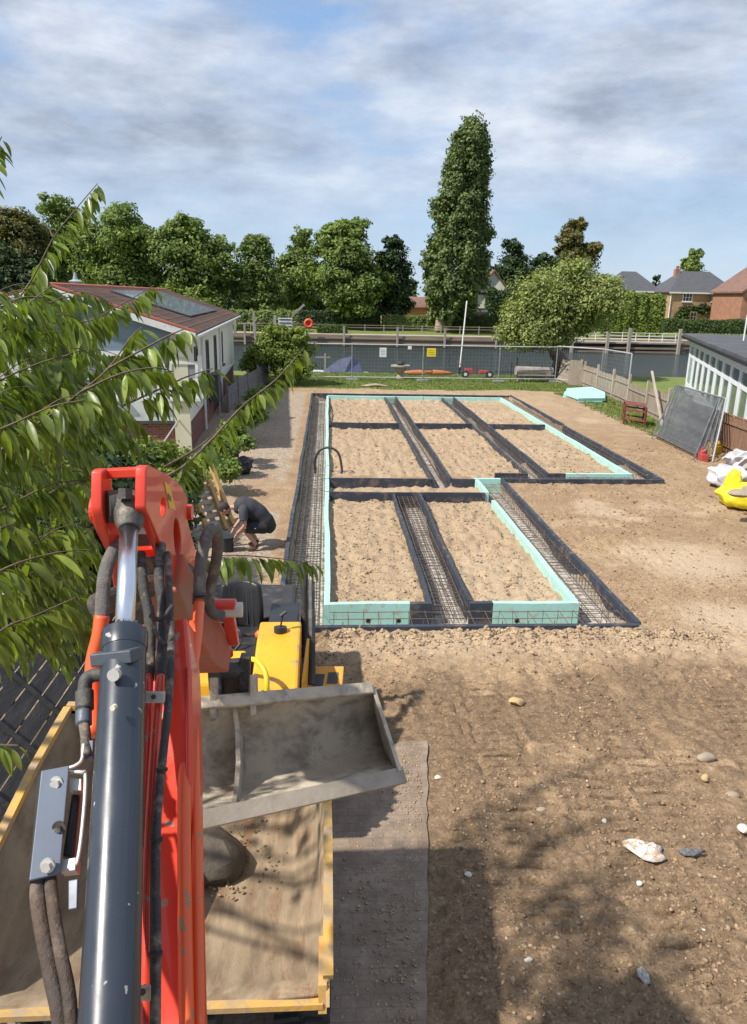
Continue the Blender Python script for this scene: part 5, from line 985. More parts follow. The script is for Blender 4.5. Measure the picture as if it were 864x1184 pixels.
for u in (-.55, -.3, .3, .55): obj('seat_rib', MB().tube(smoothpath([(xc+u*.27, 7.99-.09*u*u, 1.3), (xc+u*.25, 8.03-.09*u*u, 1.5), (xc+u*.22, 8.09-.09*u*u, 1.74)], 3), .008, 6), blk, o)
obj('control_box', MB().box2((xc+.36, 7.75, .95), (xc+.66, 8.25, 1.40)).box2((xc+.34, 7.73, 1.40), (xc+.68, 8.27, 1.45)), blkp, D, bevel=.02)
obj('engine_cover', MB().box2((xc-.6, 8.3, .88), (xc+.6, 9.4, 1.25)), blk, D, bevel=.05)
obj('control_bar', MB().tube([(xc-.32, 7.42, 1.42), (xc+.28, 7.42, 1.44)], .018, 8), blk, D)
obj('indicator', MB().tube([(xc+.22, 7.42, 1.44), (xc+.25, 7.42, 1.44), (xc+.38, 7.42, 1.445), (xc+.42, 7.42, 1.45)], [.02, .05, .05, .025], 12), mat('orange_lamp', (.75, .16, .03), (.65, .13, .03), rough=.4), D, smooth=60)
obj('steering_column', MB().cyl((xc-.1, 7.0, 1.1), (xc-.1, 7.25, 1.45), .05), blkp, D); w_ = [(xc-.1+.19*math.cos(a), 7.27+.12*math.sin(a), 1.47+.13*math.sin(a)) for a in [k*math.pi/8 for k in range(17)]]
obj('steering_wheel', MB().tube(w_, .016, 6), blkp, D, smooth=180); obj('console', MB().box2((xc-.45, 7.05, .9), (xc+.27, 7.35, 1.36)), blkp, D, bevel=.03)
for s_, w in ((-1, .5), (1, .74)): obj('roll_bar', MB().tube([(xc+s_*w, 8.0, .8), (xc+s_*w, 8.0, 2.0), (xc+s_*w, 8.05, 2.05)], .045, 10), blk, D, smooth=60)
obj('folded_roll_bar', MB().tube([(xc+.82, 7.95, 1.85), (xc+.84, 7.3, 1.05), (xc+.83, 7.2, .95)], .04, 8), blk, D)

# ------------------------------------------------------------------ excavator arm
red = mat('digger_red', (.72, .055, .022), (.64, .042, .018), 1.5, .38, bump=.05, dirt=(.25, .12, .07), dirt_amt=.03, dirt_scale=9, coat=.4, spots=((.32, .22, .15), 16, .67))
orng = mat('digger_orange', (.80, .12, .025), (.74, .10, .02), 2, .4, bump=.04, coat=.3, spots=((.3, .18, .1), 18, .67))
rbr = mat('digger_red_dusty', (.45, .11, .06), (.36, .10, .06), 3, .75, bump=.1, dirt=(.28, .19, .13), dirt_amt=.45)
navy = mat('cylinder_navy', (.030, .037, .052), (.022, .028, .040), 2, .33, bump=.03, coat=.35, spots=((.38, .36, .33), 26, .69))
chrome = mat('chrome', (.80, .82, .85), (.76, .78, .82), 1, .26, metal=1, bump=0)
dirty = mat('greasy_steel', (.10, .095, .085), (.055, .05, .045), 7, .6, metal=.3, bump=.4, dirt=(.25, .21, .16), dirt_amt=.35, dirt_scale=9)
hosem = mat('hose_grey', (.17, .155, .14), (.11, .10, .09), 12, .8, bump=.6, bscale=150, stretch=(1, 1, 1), dirt=(.33, .29, .23), dirt_amt=.4, dirt_scale=14)
hoseb = mat('hose_black', (.03, .028, .026), (.05, .045, .04), 12, .55, bump=.5, bscale=90, dirt=(.26, .20, .15), dirt_amt=.32, dirt_scale=16)
cab_b = mat('cable_brown', (.10, .062, .04), (.05, .04, .035), 9, .7, bump=.8, bscale=25, dirt=(.26, .2, .15), dirt_amt=.3)
zinc = mat('zinc', (.62, .60, .55), (.5, .48, .44), 9, .45, metal=.4, bump=.1); lblue = mat('bracket_blue_grey', (.13, .155, .20), (.11, .13, .17), 3, .5, bump=.05, spots=((.4, .38, .34), 30, .74))
E_ = thing('excavator', 'red excavator arm with navy ram reaching past the window', 'excavator', (-.4, 0, 0))
def loft(rings):
    mb = MB(); n = len(rings[0]); mb.add([p for r in rings for p in r], [tuple(range(n-1, -1, -1)), tuple((len(rings)-1)*n+k for k in range(n))]+[(i*n+k, i*n+(k+1) % n, (i+1)*n+(k+1) % n, (i+1)*n+k) for i in range(len(rings)-1) for k in range(n)]); return mb
def boxring(c, side, nrm, w, h): side = side*w/2; return [c-side-nrm*h, c+side-nrm*h, c+side, c-side]
bc = [C(168, 1560, 1.55), C(165, 1330, 1.68), C(163, 1184, 1.80), C(165, 1000, 1.96), C(168, 880, 2.08), C(170, 780, 2.2), C(170, 720, 2.32)]; ax = (bc[-1]-bc[0]).normalized(); sd = Vector((1, -.08, 0)); sd = (sd-ax*sd.dot(ax)).normalized(); nm = sd.cross(ax).normalized(); nm = nm if nm.z > 0 else -nm
hh_ = [.14, .15, .15, .15, .15, .15, .14]
boom = obj('boom', loft([boxring(c, sd, nm, w, h) for c, w, h in zip(bc, (.265, .265, .265, .265, .265, .26, .25), hh_)]), red, E_, bevel=.012)
for s_, k in ((1, .122), (-1, .122)): obj('weld_strip', MB().tube([c+sd*(s_*k)+nm*.004 for c in bc[:-1]], .008, 6), red, boom, smooth=180)
# bracket plates with true openings, in vertical planes
def plate(name, pts, holes, x0, th, m, parent):
    cu = bpy.data.curves.new(name, 'CURVE'); cu.dimensions = '2D'; cu.fill_mode = 'BOTH'; cu.extrude = th/2; cu.bevel_depth = .006; cu.bevel_resolution = 2
    for P_ in [pts]+holes:
        W_ = [X(px, py, x0) if not isinstance(px, Vector) else px for px, py in P_]; sp_ = cu.splines.new('POLY'); sp_.points.add(len(W_)-1); sp_.use_cyclic_u = True
        for p, w in zip(sp_.points, W_): p.co = (w.y, w.z, 0, 1)
    co = bpy.data.objects.new(name, cu); COL.objects.link(co); dg = bpy.context.evaluated_depsgraph_get(); me = bpy.data.meshes.new_from_object(co.evaluated_get(dg)); bpy.data.objects.remove(co)
    me.transform(Matrix(((0, 0, 1, x0), (1, 0, 0, 0), (0, 1, 0, 0), (0, 0, 0, 1)))); me.materials.clear(); me.materials.append(m); o = bpy.data.objects.new(name, me); COL.objects.link(o); o.parent = parent; o.matrix_parent_inverse = Matrix.Translation(-parent.location) if parent.type == 'EMPTY' else Matrix(); return o
def rnd(pts, k=5):
    out = []
    n = len(pts)
    P3 = [Vector((a, b, 0)) for a, b in pts]
    for i in range(n):
        a, b, c = P3[i-1], P3[i], P3[(i+1) % n]; r_ = min(6, (a-b).length*.35, (c-b).length*.35); p = b+(a-b).normalized()*r_; q = b+(c-b).normalized()*r_
        for j in range(k+1): t_ = j/k; v_ = p*(1-t_)**2+b*2*t_*(1-t_)+q*t_*t_; out.append((v_.x, v_.y))
    return out
def oval(cx_, cy_, a, b, rot=0, n=16): return [(cx_+a*math.cos(t)*math.cos(rot)-b*math.sin(t)*math.sin(rot), cy_+a*math.cos(t)*math.sin(rot)+b*math.sin(t)*math.cos(rot)) for t in [2*math.pi*k/n for k in range(n)]]
outl = rnd([(163.5, 538), (190, 551), (205, 563), (212, 577), (211, 598), (217, 622), (224, 643), (226, 690), (214, 716), (206, 712), (198, 685), (189, 652), (179, 625), (168, 598), (162.5, 588), (163, 560)])
rp_ = plate('dipper_plate', outl, [oval(183, 586, 3.8, 13, .05), oval(200, 622, 4.6, 25, -.06)], -.572, .022, red, E_)
lp_ = plate('dipper_plate', rnd([(112.5, 545), (121, 543), (123, 560), (124, 590), (131, 612), (139, 640), (147, 690), (140, 690), (131, 640), (117, 612), (112, 590)]), [], -.705, .022, red, E_)
lp2 = MB(); 
obj('cross_bar', MB().bar(X(121.5, 547.5, -.70), X(164, 545.5, -.58), .03, .03, side=(0, 1, 0)), red, E_, bevel=.004); obj('cross_bar', MB().bar(X(136, 640, -.70), X(190, 636, -.58), .03, .03, side=(0, 1, 0)), red, E_, bevel=.004)
for px, py, r_ in ((118, 590, .045), ): q = X(px, py, -.71); obj('pin_boss', MB().cyl(q-Vector((.03, 0, 0)), q+Vector((.0, 0, 0)), r_, 20), red, E_, bevel=.006)
q = X(214, 592, -.572); obj('pin_boss', MB().cyl(q-Vector((.012, 0, 0)), q+Vector((.03, 0, 0)), .032, 20), red, rp_)
P1, P2 = [X(x, y, -.558) for x, y in ((189, 556), (196, 560), (201, 590), (199, 591))], None
obj('warning_sticker', MB().prism([X(x, y, -.5545) for x, y in ((189.5, 556), (196, 562), (203, 590), (196, 588))], (.002, 0, 0)), mat('sticker_yellow', (.80, .50, .02), (.72, .42, .02), rough=.4, bump=0), rp_)
obj('sticker_mark', MB().prism([X(x, y, -.5520) for x, y in ((194, 570), (197.5, 574), (198, 580), (194.5, 577))], (.0015, 0, 0)), mat('sticker_grey', (.10, .10, .11), rough=.5, bump=0), rp_)
# inner steel, boom nose
obj('inner_web', MB().prism([X(x, y, -.655) for x, y in ((163, 570), (180, 565), (196, 582), (203, 640), (205, 690), (185, 660), (165, 620))], (.03, 0, 0)), dirty, E_)
obj('inner_plate', MB().bar(C(160, 612, 2.62), C(176, 720, 2.85), .1, .06, side=(1, 0, 0)), dirty, E_)
obj('knuckle_pin', MB().cyl(X(120, 700, -.72)-Vector((.02, 0, 0)), X(216, 662, -.555)+Vector((.0, 0, 0)), .04, 16), dirty, E_)
# ram
ra, rb = C(120, 1340, 1.33), C(143.5, 752, 2.03); rdir = (rb-ra).normalized()
br_ = obj('ram_barrel', MB().tube([ra, rb], .0595, 40), navy, E_, smooth=50)
hd = obj('ram_head', MB().tube([rb-rdir*.005, rb+rdir*.012, rb+rdir*.03, rb+rdir*.055, rb+rdir*.06], [.061, .0635, .0635, .0625, .045], 40), navy, E_, smooth=30, bevel=.002)
for k in range(8): a_ = k*math.pi/4; s1 = rdir.orthogonal().normalized(); s2 = rdir.cross(s1); obj('ram_notch', MB().box(rb+rdir*.058+(s1*math.cos(a_)+s2*math.sin(a_))*.052, (.014, .014, .012)), navy, hd)
q1, q2 = C(111, 762, 1.99), C(158, 757, 1.96); obj('ram_bracket', MB().bar(q1+Vector((0, 0, -.0)), q2, .035, .055, side=UP), mat('bracket_dark', (.065, .08, .095), (.05, .06, .075), 3, .45), E_, bevel=.004)
rod_b = C(149.5, 606, 2.28); obj('ram_rod', MB().tube([rb, rod_b], .0275, 32), chrome, E_, smooth=180)
ey = C(146, 585, 2.33); obj('rod_eye', MB().tube([rod_b-rdir*.02, rod_b+rdir*.01, rod_b+rdir*.03, ey], [.032, .044, .046, .05], 20).cyl(X(123, 586, -.69), X(168, 584, -.585), .052, 24), dirty, E_, smooth=40)
q = C(145, 573, 2.27); obj('grease_bolt', MB().cyl(q-UP*.01-Vector((.0, .0, 0)), q+UP*.022, .024, 6), dirty, E_)
q = C(134, 779, 1.9); obj('port_cap', MB().cyl(q, q-rdir.orthogonal()*0-FW*.02, .016, 12), zinc, E_)
q = C(130, 819, 1.80); obj('paint_chip', MB().cyl(q+FW*.02, q-FW*.0, .0065, 10), mat('chip', (.7, .66, .5), rough=.6), br_)
# hoses
def hose(name, pts, r, m, label=None, n=10, par=None): return obj(name, MB().tube(smoothpath([C(*p) for p in pts], 6), r, n), m, par or E_, smooth=180)
hose('hose', [(140, 625, 2.45), (130, 640, 2.36), (122, 662, 2.3), (119, 690, 2.27), (118, 716, 2.25)], .0215, hosem)
hose('hard_pipe', [(118, 712, 2.25), (115, 735, 2.24), (108, 765, 2.23), (107, 800, 2.2), (109, 850, 2.12)], .023, orng)
lp = hose('hose', [(231, 700, 2.58), (231, 672, 2.60), (234, 640, 2.62), (241, 616, 2.66), (249, 612, 2.74), (252, 630, 2.82), (248, 660, 2.88), (242, 688, 2.92), (245, 708, 2.95), (258, 712, 2.98)], .0215, hosem)
for k in range(4): q = C(231, 688+k*3.2, 2.575); obj('hose_collar', MB().tube([q, q+UP*.005], .026, 12), dirty, lp)
hose('hard_pipe', [(231, 694, 2.57), (227, 740, 2.42), (219, 800, 2.27), (214, 860, 2.14), (213, 950, 1.98), (214, 1060, 1.84), (216, 1200, 1.70), (217, 1400, 1.55)], .0185, orng)
hose('hard_pipe', [(222, 720, 2.47), (222, 780, 2.33), (225, 850, 2.2), (227, 950, 2.02), (229, 1060, 1.86), (231, 1200, 1.72), (232, 1400, 1.58)], .0135, orng)
hose('hose', [(163, 640, 2.45), (166, 680, 2.36), (172, 710, 2.3), (174, 750, 2.22), (172, 786, 2.13)], .0165, hoseb); hose('hose', [(186, 630, 2.48), (184, 670, 2.38), (188, 700, 2.3), (187, 750, 2.2), (186, 786, 2.11)], .0175, hoseb)
hose('hard_pipe', [(171, 782, 2.13), (172, 800, 2.09), (168, 900, 1.95), (165, 1000, 1.82), (162, 1200, 1.64)], .013, red); hose('hard_pipe', [(186, 782, 2.11), (184, 800, 2.07), (180, 850, 2.0), (174, 950, 1.86), (170, 1060, 1.74), (169, 1200, 1.62)], .0135, red)
cb = hose('cable', [(194, 640, 2.44), (196, 690, 2.3), (198, 740, 2.17), (196, 800, 2.05), (190, 860, 1.94), (183, 930, 1.83), (180, 1000, 1.74), (181, 1080, 1.66), (180, 1200, 1.56)], .0115, hoseb)
hose('cable', [(191, 860, 1.96), (180, 950, 1.84), (178, 1030, 1.74), (178, 1200, 1.6)], .009, hoseb); hose('cable', [(176, 700, 2.24), (180, 730, 2.2), (192, 745, 2.16), (200, 735, 2.16)], .006, hoseb); hose('cable', [(174, 712, 2.22), (186, 716, 2.2), (200, 700, 2.22)], .007, hoseb)
for py, d_, px in ((890, 1.885, 187), (971, 1.772, 181), (1103, 1.63, 180)): q = C(px, py, d_-.0); obj('cable_tie', MB().tube([q+UP*.003, q-UP*.003], .0155, 12), blkp, cb)
for (x0, x1, y0, d_) in ((168, 191, 806, 2.02), (158, 175, 1148, 1.62)): q1, q2 = C(x0, y0, d_), C(x1, y0, d_); o = obj('pipe_clamp', MB().bar(q1, q2, .03, .012, side=UP), zinc, E_, bevel=.002); q = C((x0+x1)/2-2, y0, d_-.01); obj('clamp_bolt', MB().cyl(q+FW*.02, q, .007, 6), dirty, o)
# elbow and left gear
hose('elbow', [(120, 780, 2.0), (108, 781, 2.0), (100, 786, 1.99), (98, 800, 1.98), (98, 822, 1.95)], .019, dirty); hose('hose_fitting', [(98, 800, 1.975), (98, 820, 1.945)], .024, dirty); hose('hose_fitting', [(97, 822, 1.945), (97, 838, 1.92)], .021, mat('fitting_blue', (.10, .12, .15), (.07, .08, .1), rough=.4)); hose('hose', [(97, 836, 1.92), (99, 850, 1.9), (100, 875, 1.86)], .014, hoseb)
def quadplate(name, P_, th, m, par, bevel=.002): pts_ = [C(*p) for p in P_]; nrm = (pts_[1]-pts_[0]).cross(pts_[3]-pts_[0]).normalized(); nrm = nrm if nrm.dot(FW) > 0 else -nrm; return obj(name, MB().prism(pts_, nrm*th), m, par, bevel=bevel)
pg = quadplate('guard_plate', [(48, 891, 1.80), (80, 885, 1.82), (69, 1010, 1.66), (34, 1018, 1.64)], .012, lblue, E_); quadplate('plate_flange', [(48, 891, 1.802), (34, 1018, 1.642), (32, 1030, 1.70), (44, 900, 1.86)], .004, blk, pg)
for px, py, d_ in ((66, 905, 1.795), (56, 1000, 1.66)):
    q = C(px, py, d_); o = obj('washer', MB().cyl(q, q-FW*.006, .0165, 20), zinc, pg); obj('bolt_head', MB().cyl(q-FW*.006, q-FW*.016, .0115, 6), zinc, o)
q = C(69, 957, 1.722); obj('plate_hole', MB().cyl(q, q-FW*.004, .0165, 20), blk, pg); obj('bolt_head', MB().cyl(q-FW*.004, q-FW*.012, .008, 6), dirty, pg)
hose('bracket_rod', [(80, 893, 1.83), (95, 893, 1.83), (99, 897, 1.83), (97, 940, 1.77), (90, 995, 1.70), (80, 1005, 1.69)], .005, zinc, n=8); hose('bracket_rod', [(97, 860, 1.87), (95, 878, 1.85), (88, 885, 1.85), (80, 888, 1.85)], .005, zinc, n=8)
quadplate('clamp_block', [(81, 900, 1.83), (94, 900, 1.83), (94, 914, 1.81), (80, 914, 1.81)], .03, zinc, E_); quadplate('clamp_block', [(70, 994, 1.70), (88, 991, 1.70), (87, 1006, 1.68), (69, 1008, 1.68)], .03, zinc, E_)
quadplate('hose_block', [(83, 915, 1.84), (93, 918, 1.84), (86, 992, 1.73), (72, 990, 1.73)], .03, blkp, E_, .006); quadplate('fitting_block', [(100, 856, 1.88), (108, 856, 1.88), (107, 878, 1.86), (99, 878, 1.86)], .03, lblue, E_)
quadplate('small_bracket', [(79, 1018, 1.66), (90, 1016, 1.66), (89, 1050, 1.62), (79, 1052, 1.62)], .008, lblue, E_)
hose('cable_bundle', [(45, 1012, 1.69), (44, 1040, 1.64), (50, 1080, 1.59), (60, 1130, 1.54), (72, 1200, 1.48), (82, 1400, 1.4)], .017, cab_b, n=12); hose('cable_bundle', [(58, 1014, 1.68), (62, 1050, 1.62), (70, 1100, 1.56), (80, 1150, 1.51), (86, 1220, 1.46)], .014, cab_b, n=12); hose('cable_bundle', [(52, 1020, 1.70), (52, 1060, 1.63), (60, 1110, 1.58), (70, 1200, 1.5)], .012, hoseb, n=10)
# dipper going down to the coupler
dp = [C(196, 640, 2.75), C(212, 685, 2.98), C(230, 722, 3.2), C(246, 750, 3.4)]; ad = (dp[-1]-dp[0]).normalized(); s2 = Vector((1, 0, 0)); s2 = (s2-ad*s2.dot(ad)).normalized(); n2 = s2.cross(ad).normalized(); n2 = n2 if n2.dot(UP) > 0 else -n2
obj('dipper', loft([boxring(c, s2, n2, w, h) for c, w, h in zip(dp, (.11, .16, .19, .17), (.16, .20, .20, .12))]), rbr, E_, bevel=.01)
obj('dipper_cheek', MB().prism([C(236, 716, 3.2), C(252, 712, 3.3), (C(270, 752, 3.5)), C(256, 764, 3.5), C(236, 762, 3.4)], (0, 0, -.03)), red, E_, bevel=.004)
lk = obj('link', MB().bar(C(262, 698, 3.1), C(270, 742, 3.4), .05, .04, side=(1, 0, 0)).cyl(C(262, 702, 3.08)+Vector((-.06, 0, 0)), C(262, 702, 3.08)+Vector((.04, 0, 0)), .035, 14), red, E_, bevel=.005); q = C(272, 705, 3.08); obj('link_pin', MB().cyl(q-Vector((.07, 0, 0)), q+Vector((.03, 0, 0)), .032, 16), zinc, lk)
obj('coupler', MB().bar(C(248, 762, 3.5), C(252, 815, 3.55), .06, .08, side=(1, 0, 0)).bar(C(284, 758, 3.55), C(282, 812, 3.6), .05, .08, side=(1, 0, 0)).cyl(C(243, 775, 3.52), C(288, 772, 3.58), .05, 14).bar(C(250, 812, 3.5), C(284, 808, 3.55), .04, .06), dirty, E_, bevel=.006)
obj('coupler_block', MB().bar(C(256, 786, 3.62), C(280, 784, 3.64), .09, .16), skipin, E_, bevel=.004)
# bucket : wide grading bucket seen from above, open side to the viewer
bm_ = mat('bucket_steel', (.56, .48, .36), (.42, .35, .26), 3, .75, metal=0, bump=.35, bscale=40, stretch=(1, 1, 1), dirt=(.20, .17, .135), dirt_amt=.5, dirt_scale=5)
def bt(u): return C(140+(430-140)*u, 822-26*u, 3.18+.6*u)
def bk2(u): return C(112+(461-112)*u, 972-78*u, 2.88+.62*u)
Bd = (FW*.75+Vector((0, 0, -.55))).normalized()
prof = [(0, 0), (.02, .05), (.06, .13), (.16, .25), (.32, .34), (.5, .36), (.68, .30), (.84, .17), (1, 0)]
NU = 16; vs = []
for i in range(NU+1):
    u = i/NU; a, b = bt(u), bk2(u)
    for v_, h_ in prof: vs.append(a.lerp(b, v_)+Bd*h_)
k = len(prof); bsh = obj('bucket', MB().add(vs, [(i*k+j, i*k+j+1, (i+1)*k+j+1, (i+1)*k+j) for i in range(NU) for j in range(k-1)]), bm_, E_, smooth=45); s_ = bsh.modifiers.new('solid', 'SOLIDIFY'); s_.thickness = .022; s_.offset = 0
wd_ = (bt(1)-bt(0)).normalized()
for u in (0, 1): a, b = bt(u), bk2(u); obj('side_plate', MB().prism([a.lerp(b, v_)+Bd*h_ for v_, h_ in prof]+[a.lerp(b, .98)-Bd*.02, a.lerp(b, .3)-Bd*.01], wd_*.022*(1 if u else -1)), bm_, bsh, bevel=.003)
a, b = bt(.44), bk2(.44); obj('rib', MB().prism([a.lerp(b, v_)+Bd*(h_-.004) for v_, h_ in prof]+[a.lerp(b, .8)+Bd*.10, a.lerp(b, .5)+Bd*.16, a.lerp(b, .2)+Bd*.11], wd_*.024), bm_, bsh, bevel=.003)
a, b = bk2(-.0), bk2(1.0); cdir = (bk2(.5)-bt(.5)).normalized(); obj('cutting_edge', MB().bar(a+cdir*.012-wd_*.02, b+cdir*.012+wd_*.03, .075, .022, side=cdir), mat('edge_steel', (.40, .34, .26), (.28, .235, .18), 6, .5, metal=.4, bump=.2), bsh, bevel=.003)
obj('top_tube', MB().bar(bt(0)-Bd*.005, bt(1)-Bd*.005, .06, .03, side=cdir), bm_, bsh, bevel=.006)
for u in (.36, .52): q = bt(u); obj('ear', MB().prism([q+UP*.12+Bd*.02, q+UP*.10-Bd*.05, q-UP*.09-Bd*.05, q-UP*.09+Bd*.04], wd_*.03), bm_, bsh, bevel=.004)

# ------------------------------------------------------------------ left dark timber fence, leaning into the site
bkw = mat('black_timber', (.075, .072, .075), (.035, .034, .036), 3, .85, bump=.8, bscale=16, stretch=(5, .8, 5), dirt=(.10, .095, .095), dirt_amt=.15, dirt_scale=6)
T = thing('leaning_fence', 'black stained timber fence leaning in over the ground beside the dumper', 'fence', (-2.6, 6.8, 0))
lo0, lo1 = Vector((-2.55, 2.2, .25)), Vector((-2.55, 10.6, .25)); upv = Vector((-1.15, -.0, 1.25)); nb = 9
for i in range(nb):
    a_ = lo0+upv*(i/nb+.055); b_ = lo1+upv*(i/nb+.055); obj('board', MB().bar(a_, b_, .175, .02, side=upv), bkw, T, bevel=.003)
nrm_ = upv.cross(Vector((0, 1, 0))).normalized(); nrm_ = nrm_ if nrm_.z > 0 else -nrm_
for y in (4.2, 5.0, 5.75, 6.5, 7.2, 7.95, 8.7, 9.4, 10.2): a_ = Vector((-2.52, y, .22)); obj('batten', MB().bar(a_+nrm_*.03, a_+upv*1.02+nrm_*.03, .05, .035, side=(0, 1, 0)), bkw, T, bevel=.003)
obj('bottom_rail', MB().bar(lo0+Vector((.03, 0, 0)), lo1+Vector((.03, 0, 0)), .08, .06), bkw, T)
obj('top_rail', MB().bar(lo0+upv*1.03, lo1+upv*1.03, .06, .06), bkw, T)
for y in (4, 6, 8, 10): obj('post', MB().bar((-3.75, y, -.1), (-3.7, y, 1.55), .09, .09), bkw, T)

# ------------------------------------------------------------------ pallet, rubbish bag, pot, sticks
palw = mat('pallet_wood', (.52, .34, .13), (.40, .25, .09), 3, .75, bump=.3, stretch=(3, 3, .6)); palg = mat('pallet_grey', (.42, .40, .37), (.3, .28, .26), 3, .8)
pb = G(262, 612); pu = (Vector((-.55, .55, 1.35))).normalized()*1.25; ps = Vector((-.62, -.62, .0)).normalized()*.95; T = thing('pallet', 'yellowish timber pallet standing on edge behind the bending man', 'pallet', pb)
pn_ = pu.cross(ps).normalized()
for k in (0, .5, 1): a_ = pb+ps*(k); obj('stringer', MB().bar(a_, a_+pu, .09, .10, side=ps), palw, T, bevel=.004)
for k in range(8): a_ = pb+pu*(.04+.92*k/7)-pn_*.065; obj('slat', MB().bar(a_-ps*.03, a_+ps*1.03, .09, .018, side=pu), palg, T)
pb2 = pb+Vector((.1, .35, 0)); T = thing('pallet', 'second orange pallet edge tucked behind the first pallet', 'pallet', pb2)
for k in (0, .5): a_ = pb2+ps*k; obj('stringer', MB().bar(a_, a_+pu*1.15, .09, .10, side=ps), palw, T, bevel=.004)
for k in range(6): a_ = pb2+pu*(.1+.9*k/5)-pn_*.065; obj('slat', MB().bar(a_-ps*.03, a_+ps*.55, .08, .018, side=pu), palw, T)
sack(G(283, 548)+Vector((-.1, 0, 0)), .42, 8, (1.15, .9, 1.0), mat('black_bag', (.012, .012, .013), (.02, .02, .022), 4, .28, bump=.9, bscale=12), 'shiny black rubbish bag slumped under the hanging cherry branch', 'rubbish bag', .35, name='rubbish_bag')
sack(G(268, 530), .4, 18, (1.0, .9, 1.3), MATS['black_bag'], 'second black rubbish bag, upright behind the slumped one', 'rubbish bag', .3, name='rubbish_bag')
q = G(263, 637); T = thing('bucket', 'small black bucket on the gravel left of the bending man', 'bucket', q); obj('body', MB().tube([q+Vector((0, 0, .01)), q+Vector((0, 0, .3))], [.12, .16], 18), mat('bucket_black', (.02, .025, .03), rough=.5), T, smooth=60); obj('rim', MB().tube([q+Vector((0, 0, .29)), q+Vector((0, 0, .32))], .17, 18), MATS['bucket_black'], T)

# ------------------------------------------------------------------ bending man
skin_m = mat('skin', (.50, .27, .19), (.42, .21, .15), 6, .55, bump=.05); shirt_m = mat('dark_shirt', (.035, .035, .042), (.05, .05, .058), 5, .85, bump=.3, bscale=14); short_m = mat('black_shorts', (.014, .014, .017), (.022, .022, .026), 5, .8, bump=.3, bscale=14); cap_m = mat('dark_hair', (.03, .022, .022), (.055, .04, .045), 20, .8, bump=.5); boot_m = mat('boot', (.09, .055, .035), rough=.8)
pc = G(292, 634); PR = Matrix.Rotation(math.radians(8), 3, 'Z')*1.12; man = thing('person', 'man in dark T-shirt and black shorts bending forward beside the left trench', 'person', (pc.x, pc.y, 0))
def skin(name, V_, Ed, m, parent, sub=2, root=0, sm=True):
    me = bpy.data.meshes.new(name); me.from_pydata([tuple(PR @ Vector(v[:3])+Vector((pc.x, pc.y, 0))) for v in V_], Ed, []); o = bpy.data.objects.new(name, me); COL.objects.link(o); me.materials.append(m)
    o.parent = parent; o.matrix_parent_inverse = Matrix.Translation(-parent.location) if parent.type == 'EMPTY' else Matrix()
    sk_ = o.modifiers.new('skin', 'SKIN'); sk_.use_smooth_shade = True
    for i, v in enumerate(V_): d_ = me.skin_vertices[0].data[i]; r_ = v[3]; d_.radius = (r_, v[4] if len(v) > 4 else r_); d_.use_root = (i == root)
    s_ = o.modifiers.new('sub', 'SUBSURF'); s_.levels = sub; s_.render_levels = sub; return o
# facing -x : hips right, head left and low
BV = [(.24, 0, .46, .15, .13), (.13, 0, .62, .13, .12), (-.04, 0, .76, .155, .12), (-.20, 0, .80, .13, .10), (-.31, 0, .80, .055), (-.39, 0, .79, .06),
      (-.15, .19, .76, .06), (-.16, .27, .52, .043), (-.32, .20, .34, .033), (-.15, -.19, .76, .06), (-.13, -.27, .52, .043), (-.28, -.17, .34, .033),
      (.20, .10, .42, .095), (-.13, .17, .46, .065), (.08, .14, .12, .042), (.07, .14, .04, .04), (-.06, .15, .03, .032),
      (.20, -.10, .42, .095), (-.15, -.17, .44, .065), (.06, -.14, .12, .042), (.05, -.14, .04, .04), (-.08, -.15, .03, .032)]
BE = [(0, 1), (1, 2), (2, 3), (3, 4), (4, 5), (3, 6), (6, 7), (7, 8), (3, 9), (9, 10), (10, 11), (0, 12), (12, 13), (13, 14), (14, 15), (15, 16), (0, 17), (17, 18), (18, 19), (19, 20), (20, 21)]
body = skin('body', BV, BE, skin_m, man)
for s_, hx_, hy_ in ((1, -.32, .20), (-1, -.28, -.17)):
    skin('hand', [(hx_, hy_, .34, .03), (hx_-.03, hy_-.01*s_, .28, .036, .02), (hx_-.05, hy_-.01*s_, .24, .032, .018)], [(0, 1), (1, 2)], skin_m, man, 1)
    for f_ in range(4): o_ = (f_-1.5)*.019; ln = (.055, .07, .065, .05)[f_]; skin('finger', [(hx_-.045, hy_+o_, .245, .0095), (hx_-.065, hy_+o_, .245-ln*.5, .009), (hx_-.06, hy_+o_*.8, .245-ln, .0075)], [(0, 1), (1, 2)], skin_m, man, 1)
    skin('thumb', [(hx_-.03, hy_-.03*s_, .285, .012), (hx_-.055, hy_-.05*s_, .26, .011), (hx_-.075, hy_-.045*s_, .235, .009)], [(0, 1), (1, 2)], skin_m, man, 1)
def cloth(name, tubes, m, col=None):
    mb = MB()
    for P_, R_ in tubes:
        pp = smoothpath([PR @ Vector(p)+Vector((pc.x, pc.y, 0)) for p in P_], 5); rr = [float(np.interp(k/(len(pp)-1)*(len(R_)-1), range(len(R_)), R_))*1.1*(1+.02*math.sin(k*1.3)) for k in range(len(pp))]; mb.tube(pp, rr, 18)
    return obj(name, mb, m, man, smooth=60)
cloth('tshirt', [([(.24, 0, .50), (.15, 0, .64), (.0, 0, .76), (-.15, 0, .815), (-.26, 0, .80), (-.31, 0, .80)], [.155, .165, .175, .175, .13, .08]), ([(-.13, .08, .80), (-.15, .20, .77), (-.17, .27, .62)], [.10, .085, .075]), ([(-.13, -.08, .80), (-.15, -.20, .77), (-.15, -.27, .62)], [.10, .085, .075])], shirt_m)
